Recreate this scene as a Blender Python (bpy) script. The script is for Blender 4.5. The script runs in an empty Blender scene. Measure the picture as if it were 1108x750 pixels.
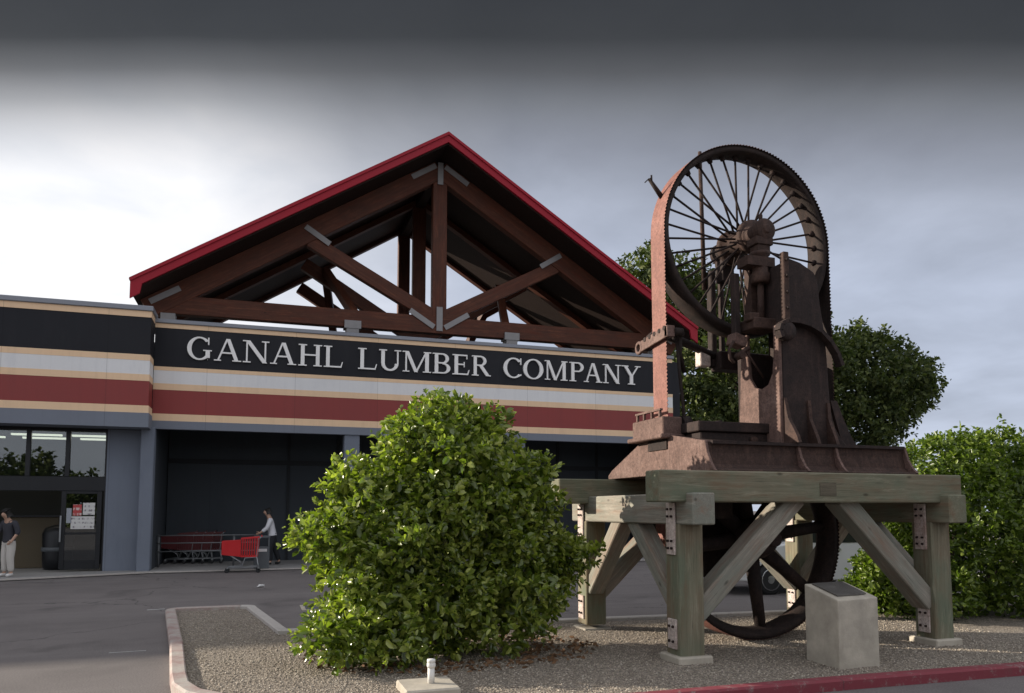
import bpy, math, random
import numpy as np
from mathutils import Vector, Matrix
R = math.radians
random.seed(7); rng = np.random.default_rng(7)
scn = bpy.context.scene
COL = scn.collection

# ------------------------------------------------------------------ camera
F, CX, PY, EYE = 825., 554., 486., 1.65
TH = math.atan((552-PY)/F); AZ = R(18.5)
cam = bpy.data.cameras.new('camera'); camo = bpy.data.objects.new('camera', cam); COL.objects.link(camo)
cam.sensor_fit = 'HORIZONTAL'; cam.sensor_width = 36; cam.lens = F/1108*36
cam.shift_y = (PY-375)/1108
cam.clip_start = .1; cam.clip_end = 3000
camo.location = (0, 0, EYE); camo.rotation_euler = (R(90)+TH, 0, -AZ)
scn.camera = camo
scn.view_settings.view_transform = 'Standard'; scn.view_settings.look = 'None'
scn.view_settings.gamma = 1; scn.view_settings.use_curve_mapping = False
scn.view_settings.exposure = 0.60

# ------------------------------------------------------------------ node helpers
def new_mat(name):
    m = bpy.data.materials.new(name); m.use_nodes = True
    nt = m.node_tree; b = nt.nodes['Principled BSDF']
    return m, nt, b
def N(nt, t, **kw):
    n = nt.nodes.new(t)
    for k, v in kw.items():
        if k in n.inputs.keys(): n.inputs[k].default_value = v
        else: setattr(n, k, v)
    return n
def ramp(nt, fac, stops, interp='LINEAR'):
    n = nt.nodes.new('ShaderNodeValToRGB'); cr = n.color_ramp; cr.interpolation = interp
    while len(cr.elements) > 1: cr.elements.remove(cr.elements[-1])
    for i, (p, c) in enumerate(stops):
        e = cr.elements[0] if i == 0 else cr.elements.new(p)
        e.position = p
        e.color = (c, c, c, 1) if isinstance(c, (int, float)) else (*c, 1)
    nt.links.new(fac, n.inputs[0]); return n.outputs[0]
def mix(nt, f, a, b, mode='MIX'):
    n = nt.nodes.new('ShaderNodeMix'); n.data_type = 'RGBA'; n.blend_type = mode
    for v, s in ((f, n.inputs[0]), (a, n.inputs[6]), (b, n.inputs[7])):
        if isinstance(v, (int, float)): s.default_value = v
        elif isinstance(v, tuple): s.default_value = (*v, 1)
        else: nt.links.new(v, s)
    return n.outputs[2]
def math_(nt, op, a, b=None, c=None, clamp=False):
    n = nt.nodes.new('ShaderNodeMath'); n.operation = op; n.use_clamp = clamp
    for i, v in enumerate((a, b, c)):
        if v is None: continue
        if isinstance(v, (int, float)): n.inputs[i].default_value = v
        else: nt.links.new(v, n.inputs[i])
    return n.outputs[0]
def coords(nt, kind='Object', scale=(1, 1, 1)):
    if kind == 'gc': o = N(nt, 'ShaderNodeAttribute', attribute_name='gc').outputs['Vector']
    else: o = N(nt, 'ShaderNodeTexCoord').outputs[kind]
    mp = N(nt, 'ShaderNodeMapping', Scale=scale); nt.links.new(o, mp.inputs[0]); return mp.outputs[0]
def noise(nt, vec, scale, detail=4, rough=.6, dist=0):
    n = N(nt, 'ShaderNodeTexNoise', Scale=scale, Detail=detail, Roughness=rough, Distortion=dist)
    nt.links.new(vec, n.inputs['Vector']); return n.outputs['Fac']
def bump(nt, b, h, strength=.4, dist=.02):
    n = N(nt, 'ShaderNodeBump', Strength=strength, Distance=dist); nt.links.new(h, n.inputs['Height'])
    nt.links.new(n.outputs[0], b.inputs['Normal'])
def V(c, k): return tuple(min(1, x*k) for x in c)

def mat_plain(name, col, rough=.6, var=.18, scale=2.5, fine=40, bmp=.15, metal=0, coat=0, spec=.5, dirt=None, seam=False):
    m, nt, b = new_mat(name); v = coords(nt, 'gc')
    n1 = noise(nt, v, scale, 5, .65); n2 = noise(nt, v, fine, 3)
    c = ramp(nt, n1, [(.25, V(col, 1-var)), (.75, V(col, 1+var))])
    c = mix(nt, math_(nt, 'MULTIPLY', n2, .25), c, V(col, .6))
    if seam:
        sx = N(nt, 'ShaderNodeSeparateXYZ'); nt.links.new(coords(nt, 'gc'), sx.inputs[0])
        fr = math_(nt, 'FRACT', math_(nt, 'MULTIPLY', math_(nt, 'ADD', sx.outputs[0], 60), 1/2.44))
        pan = N(nt, 'ShaderNodeTexWhiteNoise', noise_dimensions='1D'); nt.links.new(math_(nt, 'FLOOR', math_(nt, 'MULTIPLY', math_(nt, 'ADD', sx.outputs[0], 60), 1/2.44)), pan.inputs['W'])
        c = mix(nt, math_(nt, 'MULTIPLY', pan.outputs['Value'], .22), c, V(col, .62))
        c = mix(nt, ramp(nt, fr, [(0, .75), (.006, .0)]), c, V(col, .3))
        rn = noise(nt, coords(nt, 'gc', (6, 6, .12)), 1.5, 5, .7); c = mix(nt, ramp(nt, rn, [(.5, 0), (.85, .22)]), c, V(col, .6))
    if dirt:
        d = noise(nt, coords(nt, 'gc', (1.3, 1.3, .35)), 1.6, 6, .7)
        c = mix(nt, ramp(nt, d, [(.52, 0), (.75, .55)]), c, dirt)
    nt.links.new(c, b.inputs['Base Color'])
    nt.links.new(ramp(nt, n1, [(.3, max(.05, rough-.08)), (.7, min(1, rough+.08))]), b.inputs['Roughness'])
    b.inputs['Metallic'].default_value = metal; b.inputs['Coat Weight'].default_value = coat
    b.inputs['Specular IOR Level'].default_value = spec
    if bmp: bump(nt, b, n2, bmp, .006)
    return m

def mat_rust(name, a, bcol, cc, rough=.8, s=1.0):
    m, nt, b = new_mat(name); v = coords(nt, 'gc')
    n1 = noise(nt, v, 2.2*s, 8, .7, .4); n2 = noise(nt, v, 14*s, 6, .75); n3 = noise(nt, coords(nt, 'gc', (3, 3, .5)), 4*s, 5, .7)
    c = ramp(nt, n1, [(.3, a), (.52, bcol), (.72, cc)])
    c = mix(nt, ramp(nt, n2, [(.42, 0), (.7, .75)]), c, V(a, .55))
    c = mix(nt, ramp(nt, n3, [(.52, 0), (.72, .5)]), c, V(cc, 1.15))
    n4 = noise(nt, v, 45*s, 5, .8)
    c = mix(nt, ramp(nt, n4, [(.5, 0), (.66, .7)]), c, V(a, .45))
    c = mix(nt, ramp(nt, n4, [(.28, .6), (.42, 0)]), c, (cc[0]*1.5, cc[1]*1.25, cc[2]*1.1))
    nt.links.new(c, b.inputs['Base Color']); b.inputs['Roughness'].default_value = rough
    b.inputs['Specular IOR Level'].default_value = .3
    bump(nt, b, mix(nt, .5, n2, n4), .7, .012); return m

def mat_timber(name, a, bcol, green, dark=.35, rough=.85):
    m, nt, b = new_mat(name)
    v = coords(nt, 'gc', (.35, 9, 9)); v2 = coords(nt, 'gc', (1, 1, 1)); v3 = coords(nt, 'gc', (1.2, 50, 50))
    g = noise(nt, v, 2.2, 8, .7, .6); p = noise(nt, v2, 1.5, 4, .6); f = noise(nt, v3, 2, 6, .7, .3)
    c = ramp(nt, g, [(.28, V(a, .75)), (.5, a), (.72, bcol)])
    c = mix(nt, ramp(nt, p, [(.4, 0), (.65, .75)]), c, green)
    c = mix(nt, ramp(nt, f, [(.56, 0), (.68, .8)]), c, V(a, dark))
    pa = noise(nt, coords(nt, 'gc', (.9, 7, 7)), 1.7, 7, .75, .4)
    c = mix(nt, ramp(nt, pa, [(.54, 0), (.72, .5)]), c, V(bcol, 1.5))
    c = mix(nt, ramp(nt, noise(nt, coords(nt, 'gc', (.5, 3, 3)), 2.2, 5, .7), [(.50, 0), (.70, .7)]), c, (bcol[0]*.62, bcol[1]*.40, bcol[2]*.32))
    # knots
    vo = N(nt, 'ShaderNodeTexVoronoi', Scale=1.6); nt.links.new(coords(nt, 'gc', (1, 2.2, 2.2)), vo.inputs['Vector'])
    c = mix(nt, ramp(nt, vo.outputs['Distance'], [(.03, .8), (.085, 0)]), c, V(a, .3))
    nt.links.new(c, b.inputs['Base Color']); b.inputs['Roughness'].default_value = rough
    b.inputs['Specular IOR Level'].default_value = .25
    bump(nt, b, mix(nt, .5, f, g), .6, .012); return m

def mat_leaf(name, stops, rough=.38, trans=.35, spec=.5):
    m, nt, b = new_mat(name)
    g = N(nt, 'ShaderNodeNewGeometry')
    cl = noise(nt, coords(nt, 'Object'), 1.3, 4, .6)
    f = math_(nt, 'ADD', math_(nt, 'MULTIPLY', g.outputs['Random Per Island'], .6), math_(nt, 'MULTIPLY', cl, .5), clamp=True)
    c = ramp(nt, f, stops)
    nt.links.new(c, b.inputs['Base Color']); b.inputs['Roughness'].default_value = rough
    b.inputs['Specular IOR Level'].default_value = spec
    t = N(nt, 'ShaderNodeBsdfTranslucent'); nt.links.new(mix(nt, 1., c, (1.0, 1.25, .35), 'MULTIPLY'), t.inputs[0])
    mx = N(nt, 'ShaderNodeMixShader', Fac=trans); nt.links.new(b.outputs[0], mx.inputs[1]); nt.links.new(t.outputs[0], mx.inputs[2])
    nt.links.new(mx.outputs[0], nt.nodes['Material Output'].inputs[0]); return m

# ------------------------------------------------------------------ mesh builder
WLOC = {}
class MB:
    def __init__(s): s.v = []; s.g = []; s.f = []; s.sm = []
    def add(s, vs, fs, gc=None, smooth=False):
        o = len(s.v); s.v += [tuple(p) for p in vs]; s.g += [tuple(p) for p in (gc if gc else vs)]
        s.f += [tuple(i+o for i in f) for f in fs]; s.sm += [smooth]*len(fs); return s
    def box(s, x0, x1, y0, y1, z0, z1):
        vs = [(x, y, z) for z in (z0, z1) for y in (y0, y1) for x in (x0, x1)]
        return s.add(vs, [(0, 2, 3, 1), (4, 5, 7, 6), (0, 1, 5, 4), (2, 6, 7, 3), (0, 4, 6, 2), (1, 3, 7, 5)])
    def beam(s, p, q, w, h, up=(0, 0, 1)):
        p, q = Vector(p), Vector(q); d = (q-p); L = d.length; d.normalize()
        up = Vector(up); sd = d.cross(up).normalized(); u = sd.cross(d).normalized()
        vs = []; gc = []; off = (random.uniform(0, 50), random.uniform(0, 50), random.uniform(0, 50))
        for t in (0, L):
            for a in (-w/2, w/2):
                for b in (-h/2, h/2):
                    vs.append(p+d*t+sd*a+u*b); gc.append((t+off[0], a+off[1], b+off[2]))
        return s.add(vs, [(0, 1, 3, 2), (4, 6, 7, 5), (0, 4, 5, 1), (2, 3, 7, 6), (0, 2, 6, 4), (1, 5, 7, 3)], gc)
    def lathe(s, c, axis, prof, n=24, closed=False, smooth=True, caps=True):
        c = Vector(c); a = Vector(axis).normalized()
        t = Vector((0, 0, 1)) if abs(a.z) < .9 else Vector((1, 0, 0))
        e1 = a.cross(t).normalized(); e2 = a.cross(e1).normalized(); vs = []
        for (h, r) in prof:
            for k in range(n):
                an = 2*math.pi*k/n; vs.append(c+a*h+(e1*math.cos(an)+e2*math.sin(an))*r)
        fs = []; m = len(prof)
        for i in range(m if closed else m-1):
            j = (i+1) % m
            for k in range(n): k2 = (k+1) % n; fs.append((i*n+k, i*n+k2, j*n+k2, j*n+k))
        s.add(vs, fs, None, smooth)
        if not closed and caps:
            o = len(s.v)-len(vs)
            s.f.append(tuple(o+k for k in range(n))); s.f.append(tuple(o+(m-1)*n+k for k in reversed(range(n)))); s.sm += [False, False]
        return s
    def cyl(s, p, q, r0, r1=None, n=14):
        p, q = Vector(p), Vector(q); return s.lathe(p, q-p, [(0, r0), ((q-p).length, r0 if r1 is None else r1)], n)
    def prism(s, poly, vec):
        n = len(poly); vec = Vector(vec); vs = [Vector(p) for p in poly]+[Vector(p)+vec for p in poly]
        return s.add(vs, [tuple(range(n))[::-1], tuple(range(n, 2*n))]+[(i, (i+1) % n, n+(i+1) % n, n+i) for i in range(n)])
    def tube(s, path, rad, n=10):
        path = [Vector(p) for p in path]; m = len(path); rad = rad if isinstance(rad, (list, tuple)) else [rad]*m
        vs = []; gc = []; prev = None; L = 0
        for i, p in enumerate(path):
            d = (path[min(i+1, m-1)]-path[max(i-1, 0)]).normalized()
            if prev is None:
                t = Vector((0, 0, 1)) if abs(d.z) < .9 else Vector((1, 0, 0)); e1 = d.cross(t).normalized()
            else: e1 = (prev-d*prev.dot(d)).normalized()
            prev = e1; e2 = d.cross(e1)
            for k in range(n):
                an = 2*math.pi*k/n; vs.append(p+(e1*math.cos(an)+e2*math.sin(an))*rad[i])
        fs = [(i*n+k, i*n+(k+1) % n, (i+1)*n+(k+1) % n, (i+1)*n+k) for i in range(m-1) for k in range(n)]
        s.add(vs, fs, None, True); o = len(s.v)-len(vs)
        s.f += [tuple(o+k for k in range(n))[::-1], tuple(o+(m-1)*n+k for k in range(n))]; s.sm += [False, False]
        return s
    def build(s, name, mat, parent=None, bevel=0, solid=0, seg=1):
        me = bpy.data.meshes.new(name); o = bpy.data.objects.new(name, me); COL.objects.link(o)
        w = Vector((0, 0, 0))
        if parent is not None: o.parent = parent; w = WLOC[parent.name]
        WLOC[o.name] = w
        me.from_pydata([tuple(Vector(p)-w) for p in s.v], [], s.f)
        me.polygons.foreach_set('use_smooth', s.sm)
        at = me.attributes.new('gc', 'FLOAT_VECTOR', 'POINT'); at.data.foreach_set('vector', np.array(s.g, 'f').ravel())
        me.materials.append(mat)
        import bmesh
        bm = bmesh.new(); bm.from_mesh(me); bmesh.ops.recalc_face_normals(bm, faces=bm.faces); bm.to_mesh(me); bm.free()
        if solid:
            md = o.modifiers.new('solid', 'SOLIDIFY'); md.thickness = solid; md.offset = 0
        if bevel:
            md = o.modifiers.new('bevel', 'BEVEL'); md.width = bevel; md.segments = seg; md.limit_method = 'ANGLE'; md.angle_limit = R(40)
        return o

def tag(o, label=None, cat=None, group=None, kind=None):
    for k, v in (('label', label), ('category', cat), ('group', group), ('kind', kind)):
        if v: o[k] = v
    return o
def thing(name, loc, label, cat, group=None):
    o = bpy.data.objects.new(name, None); COL.objects.link(o); o.location = loc; WLOC[o.name] = Vector(loc)
    o.empty_display_size = .2
    return tag(o, label, cat, group)
def copy_tree(o, parent=None):
    c = o.copy(); COL.objects.link(c); WLOC[c.name] = WLOC[o.name]
    if parent is not None: c.parent = parent
    for ch in list(o.children): copy_tree(ch, c)
    return c
def struct(name, mb, m, **k): return tag(mb.build(name, m, **k), kind='structure')

# ------------------------------------------------------------------ materials
M = {}
def asphalt():
    m, nt, b = new_mat('asphalt'); v = coords(nt, 'Object')
    big = noise(nt, v, .12, 5, .6); mid = noise(nt, v, .9, 6, .7, .5); fine = noise(nt, v, 60, 3, .7)
    streak = noise(nt, coords(nt, 'Object', (.25, 2.5, 1)), .6, 5, .6)
    c = ramp(nt, big, [(.3, (.160, .142, .137)), (.7, (.215, .192, .184))])
    c = mix(nt, ramp(nt, mid, [(.45, 0), (.75, .55)]), c, (.115, .103, .10))
    c = mix(nt, ramp(nt, streak, [(.55, 0), (.75, .35)]), c, (.25, .23, .22))
    c = mix(nt, ramp(nt, fine, [(.35, .5), (.6, 0)]), c, (.035, .033, .034))
    c = mix(nt, ramp(nt, fine, [(.62, 0), (.75, .45)]), c, (.22, .21, .2))
    oil = noise(nt, v, .55, 3, .5, .8)
    c = mix(nt, ramp(nt, oil, [(.60, 0), (.72, .6)]), c, (.06, .054, .053))
    trk = noise(nt, coords(nt, 'Object', (.08, 1.6, 1)), 1.0, 3, .5, .2)
    c = mix(nt, ramp(nt, trk, [(.58, 0), (.7, .35)]), c, (.09, .08, .078))
    # fine cracks
    vo = N(nt, 'ShaderNodeTexVoronoi', Scale=.22, feature='DISTANCE_TO_EDGE')
    w = N(nt, 'ShaderNodeVectorMath', operation='ADD'); nt.links.new(v, w.inputs[0])
    nn = N(nt, 'ShaderNodeTexNoise', Scale=1.1, Detail=6); nt.links.new(v, nn.inputs['Vector'])
    nt.links.new(nn.outputs['Color'], w.inputs[1]); nt.links.new(w.outputs[0], vo.inputs['Vector'])
    c = mix(nt, ramp(nt, vo.outputs['Distance'], [(0, .75), (.004, 0)]), c, (.02, .02, .02))
    nt.links.new(c, b.inputs['Base Color']); b.inputs['Roughness'].default_value = .85
    b.inputs['Specular IOR Level'].default_value = .3
    bump(nt, b, fine, .5, .008); return m
def gravel():
    m, nt, b = new_mat('gravel'); v = coords(nt, 'Object')
    vo = N(nt, 'ShaderNodeTexVoronoi', Scale=52); nt.links.new(v, vo.inputs['Vector'])
    sp = N(nt, 'ShaderNodeSeparateColor'); nt.links.new(vo.outputs['Color'], sp.inputs[0])
    c = ramp(nt, sp.outputs[0], [(0, (.22, .185, .145)), (.45, (.34, .285, .225)), (.8, (.42, .36, .29)), (1, (.5, .44, .37))])
    c = mix(nt, ramp(nt, vo.outputs['Distance'], [(.35, 0), (.7, .8)]), c, (.09, .073, .058))
    big = noise(nt, v, .9, 6, .7)
    c = mix(nt, ramp(nt, big, [(.45, 0), (.7, .45)]), c, (.19, .15, .115))
    nt.links.new(c, b.inputs['Base Color']); b.inputs['Roughness'].default_value = .9
    inv = math_(nt, 'SUBTRACT', 1., vo.outputs['Distance']); bump(nt, b, inv, .9, .025); return m
def pebble():
    m, nt, b = new_mat('pebble'); g = N(nt, 'ShaderNodeNewGeometry')
    c = ramp(nt, g.outputs['Random Per Island'], [(0, (.20, .165, .13)), (.4, (.33, .28, .22)), (.8, (.43, .37, .30)), (1, (.54, .48, .4))])
    nt.links.new(c, b.inputs['Base Color']); b.inputs['Roughness'].default_value = .85; return m
def kerbmat(name, paint, lo, hi):
    m, nt, b = new_mat(name); v = coords(nt, 'Object')
    n1 = noise(nt, v, 3, 8, .75); n2 = noise(nt, v, 35, 4, .7); n3 = noise(nt, v, .8, 3)
    c = ramp(nt, n2, [(.3, (.30, .27, .24)), (.7, (.46, .42, .38))])
    p = ramp(nt, math_(nt, 'ADD', math_(nt, 'MULTIPLY', n1, .75), math_(nt, 'MULTIPLY', n2, .25)), [(lo, 0), (hi, 1)])
    c = mix(nt, p, c, paint)
    c = mix(nt, ramp(nt, n1, [(.55, 0), (.8, .6)]), c, (.10, .085, .075))
    # joints between cast lengths
    jx = N(nt, 'ShaderNodeSeparateXYZ'); nt.links.new(v, jx.inputs[0])
    jf = math_(nt, 'FRACT', math_(nt, 'MULTIPLY', math_(nt, 'ADD', math_(nt, 'ADD', jx.outputs[0], jx.outputs[1]), 40.9), 1/2.9))
    c = mix(nt, ramp(nt, jf, [(0, .85), (.005, 0)]), c, (.04, .03, .03))
    c = mix(nt, ramp(nt, noise(nt, v, 9, 5, .8), [(.56, 0), (.68, .7)]), c, (.25, .22, .2))
    nt.links.new(c, b.inputs['Base Color']); b.inputs['Roughness'].default_value = .8
    bump(nt, b, n2, .4, .006); return m
def glassmat(name, tint=(.55, .6, .6), fac=.45):
    m, nt, b = new_mat(name)
    t = N(nt, 'ShaderNodeBsdfTransparent', Color=(*tint, 1)); g = N(nt, 'ShaderNodeBsdfGlossy', Roughness=.01, Color=(.8, .82, .85, 1))
    lw = N(nt, 'ShaderNodeLayerWeight', Blend=.35)
    mx = N(nt, 'ShaderNodeMixShader'); nt.links.new(math_(nt, 'MULTIPLY_ADD', lw.outputs['Fresnel'], .5, fac*.24), mx.inputs[0])
    nt.links.new(t.outputs[0], mx.inputs[1]); nt.links.new(g.outputs[0], mx.inputs[2])
    nt.links.new(mx.outputs[0], nt.nodes['Material Output'].inputs[0]); return m
def emit(name, col, s):
    m, nt, b = new_mat(name); b.inputs['Emission Color'].default_value = (*col, 1); b.inputs['Emission Strength'].default_value = s; return m

M['asphalt'] = asphalt(); M['gravel'] = gravel(); M['pebble'] = pebble()
M['kerb'] = kerbmat('worn_kerb', (.30, .18, .165), .43, .62)
M['kerb_red'] = kerbmat('red_kerb', (.19, .028, .04), .26, .42)
M['kerb_grey'] = kerbmat('grey_kerb', (.42, .39, .36), .3, .5)
M['walk'] = mat_plain('walk_concrete', (.27, .26, .25), .85, .2, .6, 30, .2, dirt=(.12, .11, .11))
M['concrete'] = mat_plain('concrete', (.43, .385, .315), .85, .30, 3.5, 60, .45, dirt=(.20, .17, .13))
M['wall'] = mat_plain('blue_grey_wall', (.165, .187, .232), .75, .1, .7, 60, .2, dirt=(.10, .12, .16), seam=True)
M['band_blue'] = mat_plain('blue_grey_trim', (.18, .198, .24), .7, .08, .7, 60, .1, seam=True)
M['black'] = mat_plain('fascia_charcoal', (.016, .0165, .021), .65, .12, .5, 80, .05, spec=.25, dirt=(.024, .024, .028), seam=True)
M['tan'] = mat_plain('fascia_tan', (.86, .60, .38), .7, .06, .6, 60, .05, dirt=(.62, .42, .27), seam=True)
M['white'] = mat_plain('fascia_white', (.78, .77, .765), .6, .05, .6, 60, .05, dirt=(.58, .58, .6), seam=True)
M['red'] = mat_plain('fascia_red', (.26, .034, .03), .55, .10, .5, 60, .05, dirt=(.2, .03, .028), seam=True)
M['coping'] = mat_plain('coping_metal', (.24, .25, .28), .5, .1, 1, 50, .05, metal=.3)
M['letter'] = mat_plain('letter_white', (.86, .84, .82), .45, .05, 2, 60, .0)
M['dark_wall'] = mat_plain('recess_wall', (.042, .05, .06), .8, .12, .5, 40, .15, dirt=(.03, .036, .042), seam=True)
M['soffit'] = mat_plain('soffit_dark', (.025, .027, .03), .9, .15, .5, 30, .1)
M['frame'] = mat_plain('dark_aluminium', (.018, .019, .022), .4, .1, 3, 60, .0, metal=.4)
M['roofred'] = mat_plain('red_metal', (.33, .012, .026), .55, .08, .6, 60, .05, spec=.25)
M['rooftop'] = mat_plain('roofing', (.25, .03, .04), .6, .1, .8, 40, .1)
M['glulam'] = mat_timber('glulam', (.085, .028, .015), (.15, .05, .025), (.06, .022, .013), .5, .6)
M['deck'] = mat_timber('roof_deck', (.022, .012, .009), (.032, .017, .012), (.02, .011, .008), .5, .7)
M['steel'] = mat_plain('grey_plate', (.26, .25, .25), .6, .15, 3, 60, .1, metal=.2)
M['timber'] = mat_timber('weathered_timber', (.18, .155, .105), (.26, .235, .17), (.125, .155, .105), .30)
M['timber_grey'] = mat_timber('grey_timber', (.25, .225, .185), (.36, .33, .28), (.19, .20, .165), .32)
M['timber_dark'] = mat_timber('dark_timber', (.10, .085, .06), (.14, .12, .085), (.075, .08, .055), .4)
M['rust'] = mat_rust('rusted_iron', (.036, .020, .0155), (.058, .032, .0245), (.10, .057, .043))
M['rust_dark'] = mat_rust('dark_rust', (.019, .0125, .0115), (.031, .019, .0165), (.06, .035, .029))
M['rust_black'] = mat_rust('blackened_iron', (.016, .011, .010), (.028, .0175, .0145), (.05, .030, .023))
M['rust_pink'] = mat_rust('pale_rust', (.10, .059, .048), (.165, .101, .083), (.245, .165, .14))
M['blade'] = mat_rust('blade_rust', (.19, .078, .06), (.25, .108, .084), (.31, .148, .118), .65)
M['plate'] = mat_rust('painted_plate', (.38, .26, .22), (.62, .53, .48), (.70, .62, .57), .6)
M['bronze'] = mat_plain('bronze_plaque', (.13, .12, .11), .5, .25, 6, 80, .5, metal=.4)
M['plastic_red'] = mat_plain('red_plastic', (.55, .018, .022), .4, .08, 3, 60, .0)
M['plastic_red_shaded'] = mat_plain('shaded_red_plastic', (.085, .008, .010), .5, .12, 3, 60, .0)  # red cart plastic with the covered bay's shade put into its colour
M['plastic_grey'] = mat_plain('grey_plastic', (.10, .11, .12), .55, .1, 3, 60, .1)
M['plastic_white'] = mat_plain('white_pvc', (.72, .70, .66), .5, .1, 6, 60, .1, dirt=(.4, .36, .3))
M['galv'] = mat_plain('galvanised', (.30, .31, .32), .45, .15, 4, 60, .05, metal=.7)
M['pipe'] = mat_plain('grey_pipe', (.13, .135, .14), .5, .15, 4, 60, .05)
M['rubber'] = mat_plain('rubber', (.02, .02, .021), .8, .1, 6, 60, .1)
M['glass'] = glassmat('store_glass'); M['paper'] = mat_plain('paper', (.7, .69, .68), .7, .05, 6, 60, 0)
M['paper_red'] = mat_plain('red_print', (.5, .05, .05), .6, .1, 6, 60, 0); M['print'] = mat_plain('grey_print', (.32, .34, .38), .6, .2, 30, 60, 0)
def printed(name, base, ink, sc=9):
    m, nt, b = new_mat(name); o = N(nt, 'ShaderNodeTexCoord').outputs['Object']; sp = N(nt, 'ShaderNodeSeparateXYZ'); nt.links.new(o, sp.inputs[0])
    st = math_(nt, 'FRACT', math_(nt, 'MULTIPLY', sp.outputs[2], sc)); n = noise(nt, coords(nt, 'Object', (9, 1, 3)), 2, 3)
    k = math_(nt, 'MULTIPLY', ramp(nt, st, [(.5, 0), (.55, 1)]), ramp(nt, n, [(.42, 1), (.5, .1)]))
    nt.links.new(mix(nt, k, base, ink), b.inputs['Base Color']); b.inputs['Roughness'].default_value = .6; return m
M['paper_printed'] = printed('printed_paper', (.6, .59, .57), (.2, .18, .2)); M['paper_red'] = printed('printed_red', (.42, .05, .05), (.6, .5, .48), 7)
M['tanboard'] = mat_plain('tan_board', (.11, .085, .05), .7, .1, 2, 60, .1)
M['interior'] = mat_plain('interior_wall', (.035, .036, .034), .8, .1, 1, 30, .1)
M['tube'] = emit('lit_tube', (1, .93, .75), 1.6)
M['skin'] = mat_plain('skin', (.45, .27, .19), .55, .1, 9, 60, 0); M['hair'] = mat_plain('dark_hair', (.012, .01, .009), .6, .2, 30, 90, .2)
M['shirt_white'] = mat_plain('white_shirt', (.68, .68, .71), .8, .06, 6, 60, .1); M['trouser_dark'] = mat_plain('dark_trousers', (.013, .014, .018), .85, .1, 6, 60, .1)
M['shirt_dark'] = mat_plain('dark_top', (.035, .035, .045), .85, .2, 6, 60, .1); M['trouser_cream'] = mat_plain('cream_trousers', (.52, .49, .45), .85, .08, 6, 60, .1)
M['shoe'] = mat_plain('black_shoe', (.012, .012, .013), .5, .1, 6, 60, 0); M['shoe_white'] = mat_plain('white_shoe', (.65, .64, .62), .6, .1, 6, 60, 0)
M['carwhite'] = mat_plain('car_paint', (.78, .78, .78), .25, .03, 1, 60, 0, coat=.8); M['carglass'] = mat_plain('car_glass', (.02, .023, .026), .08, .1, 1, 60, 0)
M['chrome'] = mat_plain('wheel_metal', (.5, .5, .51), .3, .1, 4, 60, 0, metal=.8); M['lamp'] = mat_plain('lamp_lens', (.45, .06, .04), .2, .1, 4, 60, 0)
M['bark'] = mat_rust('bark', (.05, .04, .03), (.09, .07, .052), (.13, .105, .08), .95, 3)
M['leaf_shrub'] = mat_leaf('shrub_leaf', [(.05, (.022, .038, .009)), (.33, (.085, .125, .018)), (.58, (.19, .24, .037)), (.78, (.37, .41, .085)), (1, (.52, .53, .17))], .30, .38, .8)
M['leaf_hedge'] = mat_leaf('hedge_leaf', [(.05, (.024, .044, .01)), (.4, (.08, .12, .018)), (.7, (.165, .225, .036)), (1, (.35, .40, .09))], .35, .40)
M['leaf_tree'] = mat_leaf('tree_leaf', [(.05, (.022, .035, .014)), (.5, (.062, .085, .027)), (1, (.17, .19, .055))], .6, .25, .3)
M['mark'] = mat_plain('white_mark', (.36, .35, .34), .8, .1, 12, 90, .1); M['litter'] = mat_plain('dead_leaves', (.16, .085, .04), .9, .3, 20, 90, .2)

# ------------------------------------------------------------------ sky and sun
SUN_EL, SUN_PHI = R(16.0), R(30.0)            # sun stands left of and behind the store
to_sun = Vector((-math.cos(SUN_PHI)*math.cos(SUN_EL), math.sin(SUN_PHI)*math.cos(SUN_EL), math.sin(SUN_EL)))
w = bpy.data.worlds.new('World'); scn.world = w; w.use_nodes = True; nt = w.node_tree
bg = nt.nodes['Background']; bg.inputs[1].default_value = .066
sky = nt.nodes.new('ShaderNodeTexSky'); sky.sky_type = 'NISHITA'; sky.sun_disc = False
sky.sun_elevation = SUN_EL; sky.sun_rotation = math.atan2(to_sun.x, to_sun.y); sky.air_density = 1.2; sky.dust_density = 2.5
tc = N(nt, 'ShaderNodeTexCoord').outputs['Generated']
sep = N(nt, 'ShaderNodeSeparateXYZ'); nt.links.new(tc, sep.inputs[0]); z = sep.outputs[2]
def dot(v):
    n = N(nt, 'ShaderNodeVectorMath', operation='DOT_PRODUCT'); nt.links.new(tc, n.inputs[0]); n.inputs[1].default_value = v; return n.outputs['Value']
hl = math_(nt, 'SQRT', math_(nt, 'MAXIMUM', math_(nt, 'SUBTRACT', 1., math_(nt, 'MULTIPLY', z, z)), .001))
front = math_(nt, 'DIVIDE', dot((math.sin(AZ), math.cos(AZ), 0)), hl)
sunh = Vector((to_sun.x, to_sun.y, 0)).normalized(); sunward = math_(nt, 'DIVIDE', dot(tuple(sunh)), hl)
zz = math_(nt, 'ADD', math_(nt, 'MAXIMUM', z, 0), .18)
cmb = N(nt, 'ShaderNodeCombineXYZ'); nt.links.new(math_(nt, 'DIVIDE', sep.outputs[0], zz), cmb.inputs[0]); nt.links.new(math_(nt, 'DIVIDE', sep.outputs[1], zz), cmb.inputs[1])
n1 = noise(nt, cmb.outputs[0], .9, 6, .55, .3); n2 = noise(nt, cmb.outputs[0], 2.6, 5, .55, .2)
cl = math_(nt, 'SUBTRACT', math_(nt, 'ADD', math_(nt, 'MULTIPLY', n1, .7), math_(nt, 'MULTIPLY', n2, .3)), .5)
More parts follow.
